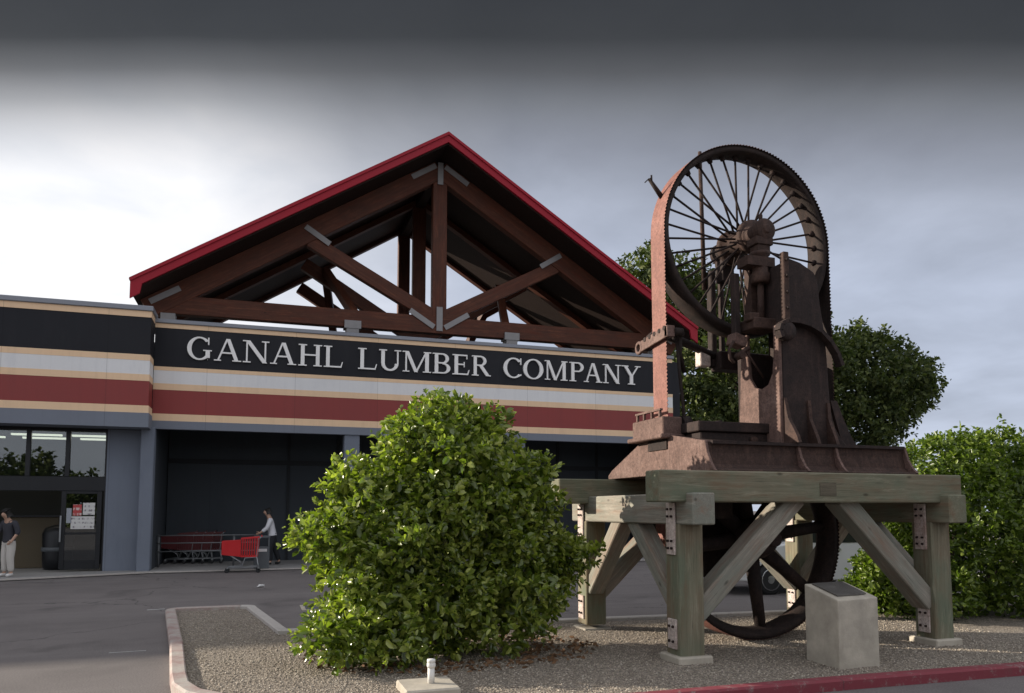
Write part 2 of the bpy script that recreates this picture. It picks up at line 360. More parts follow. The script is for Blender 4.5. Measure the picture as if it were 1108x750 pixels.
fh = math_(nt, 'MAXIMUM', dot((math.sin(AZ), math.cos(AZ), 0)), .05)
slope = math_(nt, 'DIVIDE', z, fh)                  # straight dark band added across the upper sky, shaped like a cloud edge
zc = math_(nt, 'ADD', slope, math_(nt, 'MULTIPLY', cl, .06))
front_sky = ramp(nt, math_(nt, 'MULTIPLY', zc, .5), [(0, (.60, .66, .80)), (.075, (.52, .58, .72)), (.15, (.50, .555, .69)), (.205, (.44, .48, .585)), (.245, (.29, .31, .37)), (.277, (.19, .20, .225)), (.300, (.105, .107, .115)), (.325, (.050, .051, .054)), (.37, (.038, .039, .043)), (.60, (.05, .052, .058)), (.75, (.5, .52, .58)), (1, (.9, .92, .98))])
front_sky = mix(nt, 1., front_sky, ramp(nt, n2, [(.3, .86), (.7, 1.12)]), 'MULTIPLY')
glow = math_(nt, 'MULTIPLY', ramp(nt, sunward, [(.20, 0), (.40, .30), (.57, .93), (.8, 1)]), ramp(nt, math_(nt, 'MULTIPLY', zc, .5), [(.222, 1), (.25, .66), (.28, .24), (.302, .06), (.325, 0)]))
front_sky = mix(nt, glow, front_sky, mix(nt, ramp(nt, n2, [(.35, 0), (.65, 1)]), (1.0, 1.02, 1.07), (1.22, 1.2, 1.2)))
cloudlit = ramp(nt, n1, [(.3, (.72, .76, .86)), (.7, (1.0, 1.02, 1.08))])
clouds = mix(nt, ramp(nt, front, [(.15, 0), (.7, 1)]), cloudlit, front_sky)
c10 = mix(nt, 1., clouds, (10., 10., 10.), 'MULTIPLY')
nt.links.new(mix(nt, .93, sky.outputs[0], c10), bg.inputs[0])
sd = bpy.data.lights.new('sun', 'SUN'); sd.energy = 5.0; sd.angle = R(.6); sd.color = (1, .90, .76)
so = bpy.data.objects.new('sun', sd); COL.objects.link(so); so.rotation_euler = (-to_sun).to_track_quat('-Z', 'Y').to_euler()

# ------------------------------------------------------------------ ground, kerbs
GA = -.05
struct('ground', MB().add([(-600, -400, GA), (800, -400, GA), (800, 1200, GA), (-600, 1200, GA)], [(0, 1, 2, 3)]), M['asphalt'])
def kerb_line(name, path, m, wid=.15, top=.055, lab=None):
    """path = outer edge; kerb lies to the left of the direction of travel"""
    mb = MB(); path = [Vector((*p, 0)) for p in path]; n = len(path); inner = []
    for i, p in enumerate(path):
        d1 = (p-path[i-1]).normalized() if i else (path[1]-p).normalized()
        d2 = (path[i+1]-p).normalized() if i < n-1 else d1
        nn = (Vector((-d1.y, d1.x, 0))+Vector((-d2.y, d2.x, 0))).normalized()
        k = 1/max(.4, nn.dot(Vector((-d1.y, d1.x, 0)))); inner.append((p, nn*k))
    prof = [(0, GA-.06), (.0, top-.02), (.02, top), (wid-.015, top), (wid, top-.012), (wid, GA-.06)]
    vs = [p+nn*a+Vector((0, 0, h)) for p, nn in inner for a, h in prof]; m_ = len(prof)
    fs = [(i*m_+j, i*m_+j+1, (i+1)*m_+j+1, (i+1)*m_+j) for i in range(n-1) for j in range(m_-1)]
    fs += [tuple(range(m_)), tuple((n-1)*m_+j for j in reversed(range(m_)))]
    mb.add(vs, fs); return struct(name, mb, m)
def dense(pts, step=.6):
    out = []
    for a, b in zip(pts, pts[1:]):
        k = max(1, int(math.dist(a, b)/step))
        out += [(a[0]+(b[0]-a[0])*i/k, a[1]+(b[1]-a[1])*i/k) for i in range(k)]
    return out+[pts[-1]]
YF = 5.99                                       # front face of the red kerb
def arc(cx, cy, r, a0, a1, n=8): return [(cx+r*math.cos(R(a0+(a1-a0)*i/n)), cy+r*math.sin(R(a0+(a1-a0)*i/n))) for i in range(n+1)]
left_path = [(-.2, 13.85)]+arc(-1.05, 13.55, .3, 90, 172, 5)+[(-.95, 10.2), (-.76, 8.3), (-.70, 7.85), (-.56, 7.46), (-.30, 7.14), (.05, 6.9), (.6, 6.62), (1.4, 6.33), (2.2, 6.13)]
kerb_line('worn_kerb', dense(left_path), M['kerb'])
kerb_line('red_kerb', dense([(2.2, 6.13), (3.0, YF+.02), (5.5, YF), (14, YF-.25)]), M['kerb_red'])
kerb_line('rear_kerb', dense([(14, 10.1), (8.2, 10.38), (.45, 10.9), (.05, 13.55)]+arc(-.2, 13.6, .25, 10, 90, 4)), M['kerb_grey'])
bed = [(-.05, 13.75), (.3, 10.8), (8.2, 10.3), (14, 10.0), (14, YF-.13), (5.5, YF+.12), (3.0, 6.12), (2.2, 6.22), (1.4, 6.42), (.62, 6.71), (.09, 6.98), (-.23, 7.21), (-.48, 7.51), (-.62, 7.87), (-.68, 8.3), (-.87, 10.2), (-1.26, 13.4), (-1.1, 13.75)]
struct('gravel_bed', MB().add([(x, y, .0) for x, y in bed], [tuple(range(len(bed)))]), M['gravel'])
def inside(x, y):
    r = False; j = len(bed)-1
    for i in range(len(bed)):
        a, b = bed[i], bed[j]
        if (a[1] > y) != (b[1] > y) and x < (b[0]-a[0])*(y-a[1])/(b[1]-a[1])+a[0]: r = not r
        j = i
    return r
def pebbles(n):
    base = np.array([(1, 0, 0), (-1, 0, 0), (0, 1, 0), (0, -1, 0), (0, 0, 1), (0, 0, -1)], float)
    tri = np.array([(0, 2, 4), (2, 1, 4), (1, 3, 4), (3, 0, 4), (2, 0, 5), (1, 2, 5), (3, 1, 5), (0, 3, 5)])
    P = []
    while len(P) < n:
        x, y = rng.uniform(-1, 9.5), rng.uniform(6.0, 13.5)
        if rng.random() > min(1, (8.3/y)**3): continue
        if inside(x, y): P.append((x, y))
    P = np.array(P); s = rng.uniform(.005, .013, n)[:, None, None]*np.array([1, 1, .7])*rng.uniform(.7, 1.3, (n, 6, 3))
    an = rng.uniform(0, 6.3, n); c, si = np.cos(an)[:, None], np.sin(an)[:, None]
    v = base[None]*s; vx = v[:, :, 0]*c-v[:, :, 1]*si; vy = v[:, :, 0]*si+v[:, :, 1]*c
    v = np.stack([vx+P[:, None, 0], vy+P[:, None, 1], v[:, :, 2]+.004], 2).reshape(-1, 3)
    f = (tri[None]+np.arange(n)[:, None, None]*6).reshape(-1, 3)
    return raw_mesh('gravel', v, f, M['pebble'])
def raw_mesh(name, v, f, m, parent=None, smooth=False):
    me = bpy.data.meshes.new(name); k = f.shape[1]
    if parent is not None: v = v-np.array(WLOC[parent.name])
    me.vertices.add(len(v)); me.vertices.foreach_set('co', v.astype('f').ravel())
    me.loops.add(f.size); me.loops.foreach_set('vertex_index', f.astype('i').ravel())
    me.polygons.add(len(f)); me.polygons.foreach_set('loop_start', (np.arange(len(f))*k).astype('i'))
    me.update(calc_edges=True); me.validate()
    if smooth: me.polygons.foreach_set('use_smooth', [True]*len(me.polygons))
    me.materials.append(m); o = bpy.data.objects.new(name, me); COL.objects.link(o)
    WLOC[o.name] = Vector((0, 0, 0)) if parent is None else WLOC[parent.name]
    if parent is not None: o.parent = parent
    return o
tag(pebbles(26000), kind='stuff')
walk = [(-40, 12.0), (-9, 20.15), (-5.8, 21.33), (-2.7, 22.62), (2, 22.85), (14.5, 22.9), (14.5, 26.6), (-40, 26.6)]
struct('walkway', MB().add([(x, y, -.005) for x, y in walk], [tuple(range(len(walk)))]).add([(x, y, zz_) for x, y in walk[:6] for zz_ in (-.005, GA-.02)], [(2*i, 2*i+1, 2*i+3, 2*i+2) for i in range(5)]), M['walk'])
mb = MB()
for a, b in zip(walk[:6], walk[1:6]): mb.beam((*a, -.012), (*b, -.012), .16, .03)
struct('walkway_edge', mb, M['kerb_grey'])
def groundmark(name, poly, m, label, cat): return tag(MB().prism([(x, y, GA+.002) for x, y in poly], (0, 0, .004)).build(name, m), label, cat)
groundmark('paint_mark', [(-1.72, 14.42), (-1.45, 14.47), (-1.45, 14.56), (-1.72, 14.5)], M['mark'], 'short white paint dash touching the far corner of the kerb', 'paint mark')
groundmark('paint_mark', [(-1.62, 10.28), (-1.22, 10.3), (-1.22, 10.33), (-1.62, 10.31)], M['mark'], 'thin white scratch of paint on asphalt beside the pink kerb', 'paint mark')
mh = thing('utility_cover', (1.05, 13.9, GA), 'square grey utility cover with pale rim set in the asphalt', 'cover')
MB().box(.85, 1.25, 13.6, 14.2, GA, GA+.008).build('lid', M['plastic_grey'], mh)
mb = MB()
for a in ((.78, .85, 13.53, 14.27), (1.25, 1.32, 13.53, 14.27), (.85, 1.25, 13.53, 13.6), (.85, 1.25, 14.2, 14.27)): mb.box(*a, GA, GA+.012)
mb.build('rim', M['concrete'], mh)
# crumpled litter
mb = MB(); P = []
for i in range(14): P.append((.16+random.uniform(-.11, .11), 17.92+random.uniform(-.08, .08), GA+random.uniform(.0, .07)))
mb.add(P, [(random.sample(range(14), 3)) for i in range(26)]); tag(mb.build('paper_litter', M['paper']), 'crumpled white paper litter on the asphalt before the red cart', 'litter')

# ------------------------------------------------------------------ the store
B = thing('lumber_store', (5.5, 23.3, 0), 'long grey lumber store with striped fascia and red gable roof', 'building')
YB = 23.3
def band(parent, name, x0, x1, y, z0, z1, m, proud=.0, depth=.35):
    return MB().box(x0, x1, y-proud, y+depth, z0, z1).build(name, m, parent)
# main fascia
fx0, fx1 = -2.83, 13.72
fa = band(B, 'fascia', fx0, fx1, YB, 3.94, 6.98, M['black'])
for nme, z0, z1, m, pr in (('stripe', 6.80, 6.93, 'tan', .012), ('stripe', 5.58, 5.69, 'tan', .012), ('stripe', 5.21, 5.58, 'white', .008), ('stripe', 5.03, 5.21, 'tan', .012),
                           ('stripe', 4.35, 5.03, 'red', .008), ('stripe', 4.15, 4.35, 'tan', .02), ('trim', 3.92, 4.15, 'band_blue', .03)):
    band(fa, nme, fx0+.001, fx1-.001, YB, z0, z1, M[m], pr, .2)
MB().box(fx0-.02, fx1+.05, YB-.06, YB+.42, 6.93, 7.05).build('coping', M['coping'], fa, bevel=.015)
# wing fascia
wx0, wx1, YW = -45, -2.84, 22.5
wf = band(B, 'wing_fascia', wx0, wx1, YW, 3.9, 7.12, M['black'], 0, .8)
for nme, z0, z1, m, pr in (('stripe', 6.88, 7.05, 'tan', .012), ('stripe', 5.69, 5.85, 'tan', .012), ('stripe', 5.31, 5.69, 'white', .008), ('stripe', 5.13, 5.31, 'tan', .012),
                           ('stripe', 4.46, 5.13, 'red', .008), ('stripe', 4.26, 4.46, 'tan', .02), ('trim', 3.87, 4.26, 'band_blue', .03)):
    mbx = MB().box(wx0+.001, wx1+pr, YW-pr, YW+.7, z0, z1); mbx.build(nme, M[m], wf)
MB().box(wx0, wx1+.05, YW-.06, YW+1.0, 7.05, 7.19).build('coping', M['coping'], wf, bevel=.015)
# lettering: serif capitals drawn as stroke pieces
def glyph(ch):
    P = []; T, t, s = .168, .068, .05               # thick, thin, serif height
    def stem(x, w=T, y0=0, y1=1): P.append([(x-w/2, y0), (x+w/2, y0), (x+w/2, y1), (x-w/2, y1)])
    def serif(x, y, w=.34): y0 = y if y == 0 else 1-s; P.append([(x-w/2, y0), (x+w/2, y0), (x+w/2*(1 if y == 0 else 1), y0+s), (x-w/2, y0+s)])
    def slab(x0, x1, y0, y1): P.append([(x0, y0), (x1, y0), (x1, y1), (x0, y1)])
    def diag(x0, y0, x1, y1, w): P.append([(x0-w/2, y0), (x0+w/2, y0), (x1+w/2, y1), (x1-w/2, y1)])
    def ringarc(cx, cy, rx, ry, a0, a1, tv, th, n=22):
        for i in range(n):
            q = []
            for a in (a0+(a1-a0)*i/n, a0+(a1-a0)*(i+1)/n): c, si = math.cos(R(a)), math.sin(R(a)); q.append(((cx+rx*c, cy+ry*si), (cx+(rx-tv)*c, cy+(ry-th)*si)))
            P.append([q[0][0], q[1][0], q[1][1], q[0][1]])
    if ch == 'A':
        diag(.17, 0, .55, 1, t*1.15); diag(.97, 0, .59, 1, T); slab(.32, .82, .33, .33+t); serif(.16, 0, .30); serif(.97, 0, .38); W = 1.12
    elif ch == 'N':
        stem(.20, t); stem(.96, t); diag(.96-.01, 0, .23, 1, T*1.15); serif(.2, 0, .32); serif(.15, 1, .26); serif(.96, 1, .32); W = 1.12
    elif ch == 'H':
        stem(.22); stem(.90); slab(.25, .87, .48, .48+t)
        for x in (.22, .90): serif(x, 0, .38); serif(x, 1, .38)
        W = 1.12
    elif ch == 'L':
        stem(.22); slab(.2, .86, 0, t); P.append([(.80, 0), (.86, 0), (.93, .27), (.89, .27)]); serif(.22, 0, .38); serif(.22, 1, .40); W = .95
    elif ch == 'U':
        stem(.22, T, .33, 1); stem(.93, t, .33, 1); ringarc(.5525, .34, .41, .355, 180, 360, T, .09); serif(.22, 1, .38); serif(.93, 1, .32); W = 1.12
    elif ch == 'M':
        stem(.18, t); stem(1.14, T); diag(.64, 0, .22, 1, T*.95); diag(.64, 0, 1.11, 1, t*1.2)
        serif(.18, 0, .30); serif(1.14, 0, .38); serif(.16, 1, .28); serif(1.16, 1, .34); W = 1.36
    elif ch in 'BPR':
        stem(.22); serif(.22, 0, .38); serif(.2, 1, .34)
        slab(.24, .52, 1-t, 1); ringarc(.5, .745, .35 if ch != 'B' else .33, .255, -90, 90, T, t); slab(.24, .52, .49, .49+t); W = .88 if ch == 'P' else 1.02
        if ch == 'B': ringarc(.52, .265, .38, .265, -90, 90, T, t); slab(.24, .54, 0, t)
        if ch == 'R': diag(.94, 0, .52, .52, T*1.25); serif(.97, 0, .26)
    elif ch == 'E':
        stem(.22); slab(.2, .80, 0, t); slab(.2, .76, 1-t, 1); slab(.24, .62, .48, .48+t); serif(.22, 0, .38); serif(.2, 1, .34)
        P.append([(.74, 0), (.80, 0), (.87, .25), (.83, .25)]); slab(.72, .76, .78, 1); slab(.59, .63, .38, .64); W = .92
    elif ch in 'CG':
        ringarc(.56, .5, .48, .52, 42, 318, T, t); slab(.88, .93, .68, 1.0); W = 1.02
        if ch == 'G': stem(.88, T, .1, .42); serif(.88, 0, .01); slab(.70, 1.04, .40, .445); W = 1.12
        else: slab(.90, .93, .12, .2)
    elif ch == 'O': ringarc(.55, .5, .48, .52, 0, 360, T, t, 40); W = 1.1
    elif ch == 'Y':
        stem(.55, T, 0, .46); diag(.56, .42, .20, 1, T); diag(.56, .42, .92, 1, t*1.1); serif(.55, 0, .38); serif(.19, 1, .38); serif(.91, 1, .30); W = 1.1
    return P
spans = [('G', -1.98, -1.32), ('A', -1.26, -.52), ('N', -.49, .25), ('A', .28, 1.02), ('H', 1.08, 1.76), ('L', 1.81, 2.38),
         ('L', 2.83, 3.41), ('U', 3.47, 4.15), ('M', 4.2, 5.10), ('B', 5.15, 5.72), ('E', 5.79, 6.35), ('R', 6.43, 7.06),
         ('C', 7.49, 8.10), ('O', 8.17, 8.87), ('M', 8.92, 9.73), ('P', 9.81, 10.32), ('A', 10.33, 11.0), ('N', 11.03, 11.70), ('Y', 11.73, 12.46)]
z0, zh = 5.94, .65
for ch, x0, x1 in spans:
    mb = MB(); P = glyph(ch); xs = [p[0] for q in P for p in q]; a, b = min(xs), max(xs)
    for i, q in enumerate(P):
        dp = .055+.0006*(i % 5)+.0002*i
        mb.prism([(x0+(x-a)/(b-a)*(x1-x0), YB-dp, z0+y*zh) for x, y in q], (0, dp+.02, 0))
    mb.build('letter', M['letter'], fa)
# pillars and walls of the covered front
for x0, x1, y0, y1, zt in ((-3.06, -2.72, 23.06, 23.5, 3.93), (2.47, 2.93, 23.32, 23.78, 3.935), (7.82, 8.26, 23.32, 23.78, 3.935), (13.2, 13.7, 23.32, 23.78, 3.935)):
    MB().box(x0, x1, y0, y1, -.05, zt).build('pillar', M['wall'], B, bevel=.02)
bw = MB().box(-2.7, 13.7, 26.6, 26.9, -.05, 6.4)
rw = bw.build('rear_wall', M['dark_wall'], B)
for x in (1.0, 2.62, 4.3, 5.9, 7.5, 9.1, 10.7, 12.3): MB().box(x-.04, x+.04, 26.55, 26.6, 0, 4.6).build('batten', M['soffit'], rw)
MB().box(-2.7, 13.7, 26.54, 26.598, 3.15, 3.3).build('rail_strip', M['soffit'], rw)
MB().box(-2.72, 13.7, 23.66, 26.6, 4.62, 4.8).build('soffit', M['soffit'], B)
MB().box(-3.05, -2.73, 23.5, 26.9, -.05, 6.4).build('side_wall', M['dark_wall'], B)
MB().box(13.72, 14.08, 23.42, 40, -.05, 6.86).build('end_wall', M['black'], B)
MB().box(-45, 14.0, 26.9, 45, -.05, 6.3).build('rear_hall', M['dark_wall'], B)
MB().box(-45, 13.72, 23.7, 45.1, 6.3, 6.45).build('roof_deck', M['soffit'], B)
# wing wall and storefront
XW = -3.93
MB().box(XW, -3.06, 23.4, 23.7, -.05, 3.9).build('wing_wall', M['wall'], B)
MB().box(-45, -11, 23.4, 23.7, -.05, 3.9).build('wing_wall', M['wall'], B)
MB().box(-45, -3.0, 23.2, 26.9, 3.87, 3.98).build('wing_soffit', M['soffit'], B)
sf = MB()
Y0, Y1 = 23.45, 23.57
for x in (-11.0, -9.55, -8.2, -6.85, -5.84, -4.9, XW): sf.box(x-.055, x+.055, Y0, Y1, 2.56 if x not in (-11.0, XW, -6.85) else 0, 3.87)
sf.box(-10.94, XW, Y0-.02, Y1+.02, 2.17, 2.56); sf.box(-10.94, XW, Y0+.01, Y1-.01, 3.80, 3.868)
sfo = sf.build('storefront_frame', M['frame'], B, bevel=.008)
for a, b in ((-10.94, -9.61), (-9.49, -8.26), (-8.14, -6.91), (-6.79, -5.9), (-5.78, -4.96), (-4.84, -3.99)):
    MB().box(a, b, 23.50, 23.515, 2.57, 3.80).build('pane', M['glass'], sfo)
dr = MB()
for x in (-4.93, -4.07): dr.box(x-.06, x+.06, 23.40, 23.445, .06, 2.165)
dr.box(-4.87, -4.13, 23.405, 23.44, .06, .3); dr.box(-4.87, -4.13, 23.405, 23.44, 2.09, 2.165); dr.box(-4.87, -4.13, 23.402, 23.443, .99, 1.05)
dro = dr.build('sliding_door', M['frame'], B, bevel=.006)
for z0_, z1_ in ((.3, .99), (1.05, 2.09)): MB().box(-4.87, -4.13, 23.415, 23.427, z0_, z1_).build('pane', M['glass'], dro)
MB().box(-4.99, -4.95, 23.33, 23.36, .8, 1.5).build('handle', M['galv'], dro)
for x0, x1, z0_, z1_, m in ((-4.70, -4.49, 1.50, 1.80, 'paper_red'), (-4.46, -4.17, 1.52, 1.85, 'paper_printed'), (-4.74, -4.17, 1.14, 1.48, 'paper_printed'), (-4.85, -4.73, 1.3, 1.7, 'print')):
    MB().box(x0, x1, 23.396, 23.400, z0_, z1_).build('poster', M[m], dro)
# shop interior
MB().box(-45, -3.07, 26.6, 26.85, 0, 3.87).build('interior_wall', M['interior'], B)
MB().box(-3.2, -3.07, 23.7, 26.6, 0, 3.87).build('interior_wall', M['interior'], B)
for x in (-9.6, -7.6, -5.9, -4.4):
    for y in (24.5, 25.6): MB().box(x-.62, x+.62, y-.07, y+.07, 3.74, 3.79).build('tube_light', M['tube'], B)
ct = thing('service_counter', (-6.1, 25.6, 0), 'tan panelled counter inside the open store doorway', 'counter')
MB().box(-6.75, -5.4, 25.2, 25.8, 0, 1.45).build('front_panel', M['tanboard'], ct, bevel=.01)
MB().box(-6.8, -5.35, 25.1, 25.85, 1.45, 1.5).build('counter_top', M['frame'], ct)
rk = thing('display_rack', (-5.3, 24.4, 0), 'dark round-topped display rack just inside the store doorway', 'rack')
MB().lathe((-5.25, 24.5, 0), (0, 0, 1), [(0, .3), (.06, .36), (.3, .38), (1.0, .40), (1.15, .33), (1.22, .15), (1.24, .02)], 20).build('hood', M['frame'], rk)
MB().lathe((-5.25, 24.5, 0), (0, 0, 1), [(.5, .405), (.56, .41), (.62, .405)], 20).build('rim', M['plastic_grey'], rk)
# gable roof
XR, ZR, SL = 5.55, 13.65, .626; XE0, XE1 = -3.47, 14.57
def roofz(x): return ZR-SL*abs(x-XR)
gr = MB()
for xe in (XE0, XE1): gr.prism([(XR, 23.05, ZR), (xe, 23.05, roofz(xe)), (xe, 23.05, roofz(xe)-.30), (XR, 23.05, ZR-.30)], (0, 7.95, 0))
gro = gr.build('gable_roof', M['deck'], B)
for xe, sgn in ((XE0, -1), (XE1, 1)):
    MB().prism([(XR, 22.97, ZR+.03), (xe, 22.97, roofz(xe)+.03), (xe, 22.97, roofz(xe)-.50), (xe-sgn*.25, 22.97, roofz(xe)-.50+.16), (xe-sgn*.3, 22.97, roofz(xe-sgn*.3)-.25), (XR, 22.97, ZR-.25)], (0, .079, 0)).build('fascia_board', M['roofred'], gro)
    MB().prism([(XR, 22.93, ZR+.075), (xe, 22.93, roofz(xe)+.075), (xe, 22.93, roofz(xe)-.02), (XR, 22.93, ZR-.02)], (0, .039, 0)).build('drip_edge', M['roofred'], gro)
    MB().prism([(XR, 22.95, ZR+.035), (xe+sgn*.03, 22.95, roofz(xe+sgn*.03)+.035), (xe+sgn*.03, 22.95, roofz(xe+sgn*.03)+.09), (XR, 22.95, ZR+.09)], (0, 8.1, 0)).build('roofing', M['rooftop'], gro)
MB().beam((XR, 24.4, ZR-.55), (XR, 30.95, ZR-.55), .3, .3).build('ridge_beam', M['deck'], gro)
def truss(y, ch=.62):
    t = MB().beam((-3.05, y, 7.70), (14.15, y, 7.70), .30, .56).build('truss', M['glulam'], B, bevel=.015)
    for sgn in (-1, 1):
        def pt(x, dz): return (x, y, roofz(x)-.30+dz)
        x0, x1 = XR, XR+sgn*8.75
        MB().beam(pt(x0+sgn*.02, -.005-ch*.59), pt(x1, -.005-ch*.59), .32, ch).build('top_chord', M['glulam'], t, bevel=.015)
        MB().beam((XR+sgn*.12, y, 7.95), (XR+sgn*4.15, y, roofz(XR+sgn*4.15)-.95+(.62-ch)*.7), .26, .44).build('web_member', M['glulam'], t, bevel=.012)
    MB().beam((XR, y, 7.97), (XR, y, 12.75+(.62-ch)*.6), .48, .28, (0, 1, 0)).build('king_post', M['glulam'], t, bevel=.015)
    return t
t1 = truss(24.25)
yp = 24.25-.175
def plate(p, q, w, parent): return MB().beam((p[0], yp, p[1]), (q[0], yp, q[1]), w, .02, (0, 1, 0)).build('connector_plate', M['steel'], parent)
plate((XR, 12.45), (XR, 13.2), .18, t1); plate((XR, 7.50), (XR, 8.3), .2, t1)
for s in (-1, 1):
    plate((XR+s*.16, 13.08), (XR+s*.95, 12.58), .17, t1)
    plate((XR+s*.18, 7.62), (XR+s*.98, 8.12), .17, t1)
    plate((XR+s*3.55, 10.02), (XR+s*4.3, 10.50), .17, t1)
    plate((XR+s*7.85, 8.2), (XR+s*8.65, 7.72), .17, t1)
truss(27.6, .2); truss(30.75, .14)
for x in (2.75, 8.05):
    st = MB().box(x-.19, x+.19, 24.05, 24.5, 6.4, 7.40).build('support_post', M['steel'], B)
    MB().box(x-.26, x+.26, 24.03, 24.47, 7.37, 7.62).build('saddle', M['steel'], st)
    s = -1 if x < XR else 1
    MB().beam((x-s*.1, 24.45, 7.9), (x+s*.6, 27.5, 10.2), .26, .24).build('brace', M['glulam'], B)
    MB().beam((x-s*.1, 30.6, 7.9), (x+s*.6, 27.7, 10.2), .26, .24).build('brace', M['glulam'], B)
for x in (-2.6, 13.6): MB().box(x-.2, x+.2, 24.06, 24.45, 6.4, 7.42).build('support_post', M['steel'], B)

# ------------------------------------------------------------------ timber stand
S = thing('timber_stand', (6.3, 8.7, 0), 'weathered greenish timber trestle carrying the old band saw', 'stand')
YFR, YRR = 7.50, 9.98
XL, XRt = 4.53, 8.08
PW = .30
for x, fx in ((XL, 1), (XRt, 1)):
    for y in (YFR, YRR):
        p = MB().beam((x, y, .06), (x, y, 1.50), PW, PW, (0, 1, 0)).build('post', M['timber'], S, bevel=.012)
        fo = MB().box(x-.21, x+.21, y-.22, y+.21, -.02, .075 if y == YFR else .02).build('footing', M['concrete'], p, bevel=.015)
        sx = x-PW/2-.012
        for z0_, z1_ in ((1.16, 1.73), (.14, .46)):
            pl = MB().box(sx-.012, sx+.012, y-.085, y+.085, z0_, z1_)
            pl.build('plate', M['plate'], p, bevel=.004)
            nb = MB(); zs = (z0_+.07, z0_+.15, z1_-.15, z1_-.07) if z1_ > 1 else (z0_+.08, z1_-.08)
            for zz_ in zs:
                for yy in (-.04, .04): nb.cyl((sx-.034, y+yy, zz_), (sx-.010, y+yy, zz_), .015, n=6)
            nb.build('bolt', M['rust_dark'], p)
for x in (XL, XRt):
    MB().beam((x+.0, YFR-.42, 1.665), (x, YRR+.38, 1.665), .275, .345).build('cross_beam', M['timber_grey' if x == XL else 'timber'], S, bevel=.014)
MB().beam((4.07, 7.37, 1.91), (8.30, 7.37, 1.91), .32, .345).build('beam', M['timber'], S, bevel=.014)
MB().beam((3.95, 9.92, 1.91), (8.30, 9.92, 1.91), .32, .345).build('beam', M['timber'], S, bevel=.014)
for y in (YFR, YRR):
    MB().beam((XL+.10, y+.03, .50), (5.98, y-.02, 1.80), .22, .26, (0, 1, 0)).build('brace', M['timber_grey'], S, bevel=.012)
    MB().beam((XRt-.10, y+.03, .50), (6.62, y-.02, 1.80), .22, .26, (0, 1, 0)).build('brace', M['timber_grey'], S, bevel=.012)
for x in (XL, XRt):
    MB().beam((x-.01, YFR+.10, .62), (x+.01, 8.62, 1.55), .2, .22, (1, 0, 0)).build('brace', M['timber_grey'], S, bevel=.012)
    MB().beam((x-.01, YRR-.10, .55), (x+.01, 8.95, 1.55), .2, .22, (1, 0, 0)).build('brace', M['timber_grey'], S, bevel=.012)
MB().box(6.15, 6.38, 7.203, 7.215, 1.815, 1.965).build('inset_patch', M['timber_dark'], S)

# ------------------------------------------------------------------ band saw
K = thing('band_saw', (6.2, 8.5, 2.08), 'rusty antique sawmill band saw with spoked wheel on timber stand', 'band saw')
# base casting: hull section swept along x
prof = [(7.25, 2.085), (7.28, 2.10), (7.34, 2.17), (7.41, 2.29), (7.45, 2.43), (8.2, 2.50), (9.0, 2.46), (9.85, 2.2), (9.95, 2.14), (9.95, 2.085)]
prof_end = list(prof); prof[1:5] = [(7.27, 2.105), (7.37, 2.115), (7.425, 2.17), (7.452, 2.30), (7.455, 2.43)]
bc = MB(); xs = [4.83, 7.68]
vs = [(x, y, zv+(.06 if (x < 5 and 8 < y < 9.1) else 0)) for x in xs for y, zv in prof]; n = len(prof)
bc.add(vs, [tuple(range(n)), tuple(range(2*n-1, n-1, -1))]+[(i, (i+1) % n, n+(i+1) % n, n+i) for i in range(n)])
base = bc.build('base_casting', M['rust'], K, bevel=.012)
ep = MB(); pe = [(y, zv+(.06 if 8 < y < 9.1 else 0)) for y, zv in prof_end]
ep.prism([(4.79, y, zv+.004) for y, zv in pe], (.038, 0, 0)); ep.build('end_plate', M['rust_pink'], base, bevel=.006)
MB().box(4.86, 7.62, 7.40, 7.447, 2.40, 2.436).build('lip', M['rust_dark'], base)
for x in (6.04, 6.58, 7.64):
    MB().prism([(x, 7.252, 2.10), (x, 7.47, 2.10), (x, 7.47, 2.43), (x, 7.44, 2.43), (x, 7.39, 2.27), (x, 7.32, 2.16)], (.035, 0, 0)).build('rib', M['rust_pink'], base)
sk = MB().prism([(4.86, 7.30, 2.088), (7.66, 7.30, 2.088), (7.66, 7.449, 2.42), (4.86, 7.449, 2.42)], (0, .004, 0))
MB().box(4.772, 4.79, 8.27, 8.74, 2.40, 2.53).build('slot_shade', M['rust_black'], base)  # solid dark plate painted in for the shadow of the blade pocket
# blade guide block on the end of the base
gd = MB().box(4.70, 4.97, 8.22, 9.02, 2.55, 2.80); gd.box(4.66, 5.0, 8.2, 9.1, 2.53, 2.585)
gdo = gd.build('lower_guide', M['rust_pink'], K, bevel=.012)
mb = MB()
for y in (8.30, 8.50, 8.70, 8.88): mb.box(4.70, 4.73, y, y+.03, 2.80, 2.88)
mb.box(4.695, 4.735, 8.28, 8.93, 2.88, 2.905); mb.build('cage', M['rust_pink'], gdo)
mb = MB().cyl((5.0, 8.5, 2.66), (5.35, 8.5, 2.66), .07); mb.cyl((5.02, 8.35, 2.72), (5.14, 8.35, 2.72), .11); mb.tube([(5.28, 8.1, 2.52), (5.27, 8.05, 2.66), (5.3, 8.0, 2.72), (5.36, 7.95, 2.73)], .018, 8)
mb.build('adjuster', M['rust_black'], K)
# bed box
bd = MB().box(5.0, 6.02, 7.86, 8.6, 2.44, 2.585); bd.build('bed', M['rust_dark'], K, bevel=.012)
MB().box(4.95, 6.0, 7.82, 8.64, 2.588, 2.71).build('bed_rail', M['rust_dark'], K, bevel=.01)
MB().cyl((5.72, 7.80, 2.50), (5.72, 7.87, 2.50), .04).build('bolt', M['rust'], K)
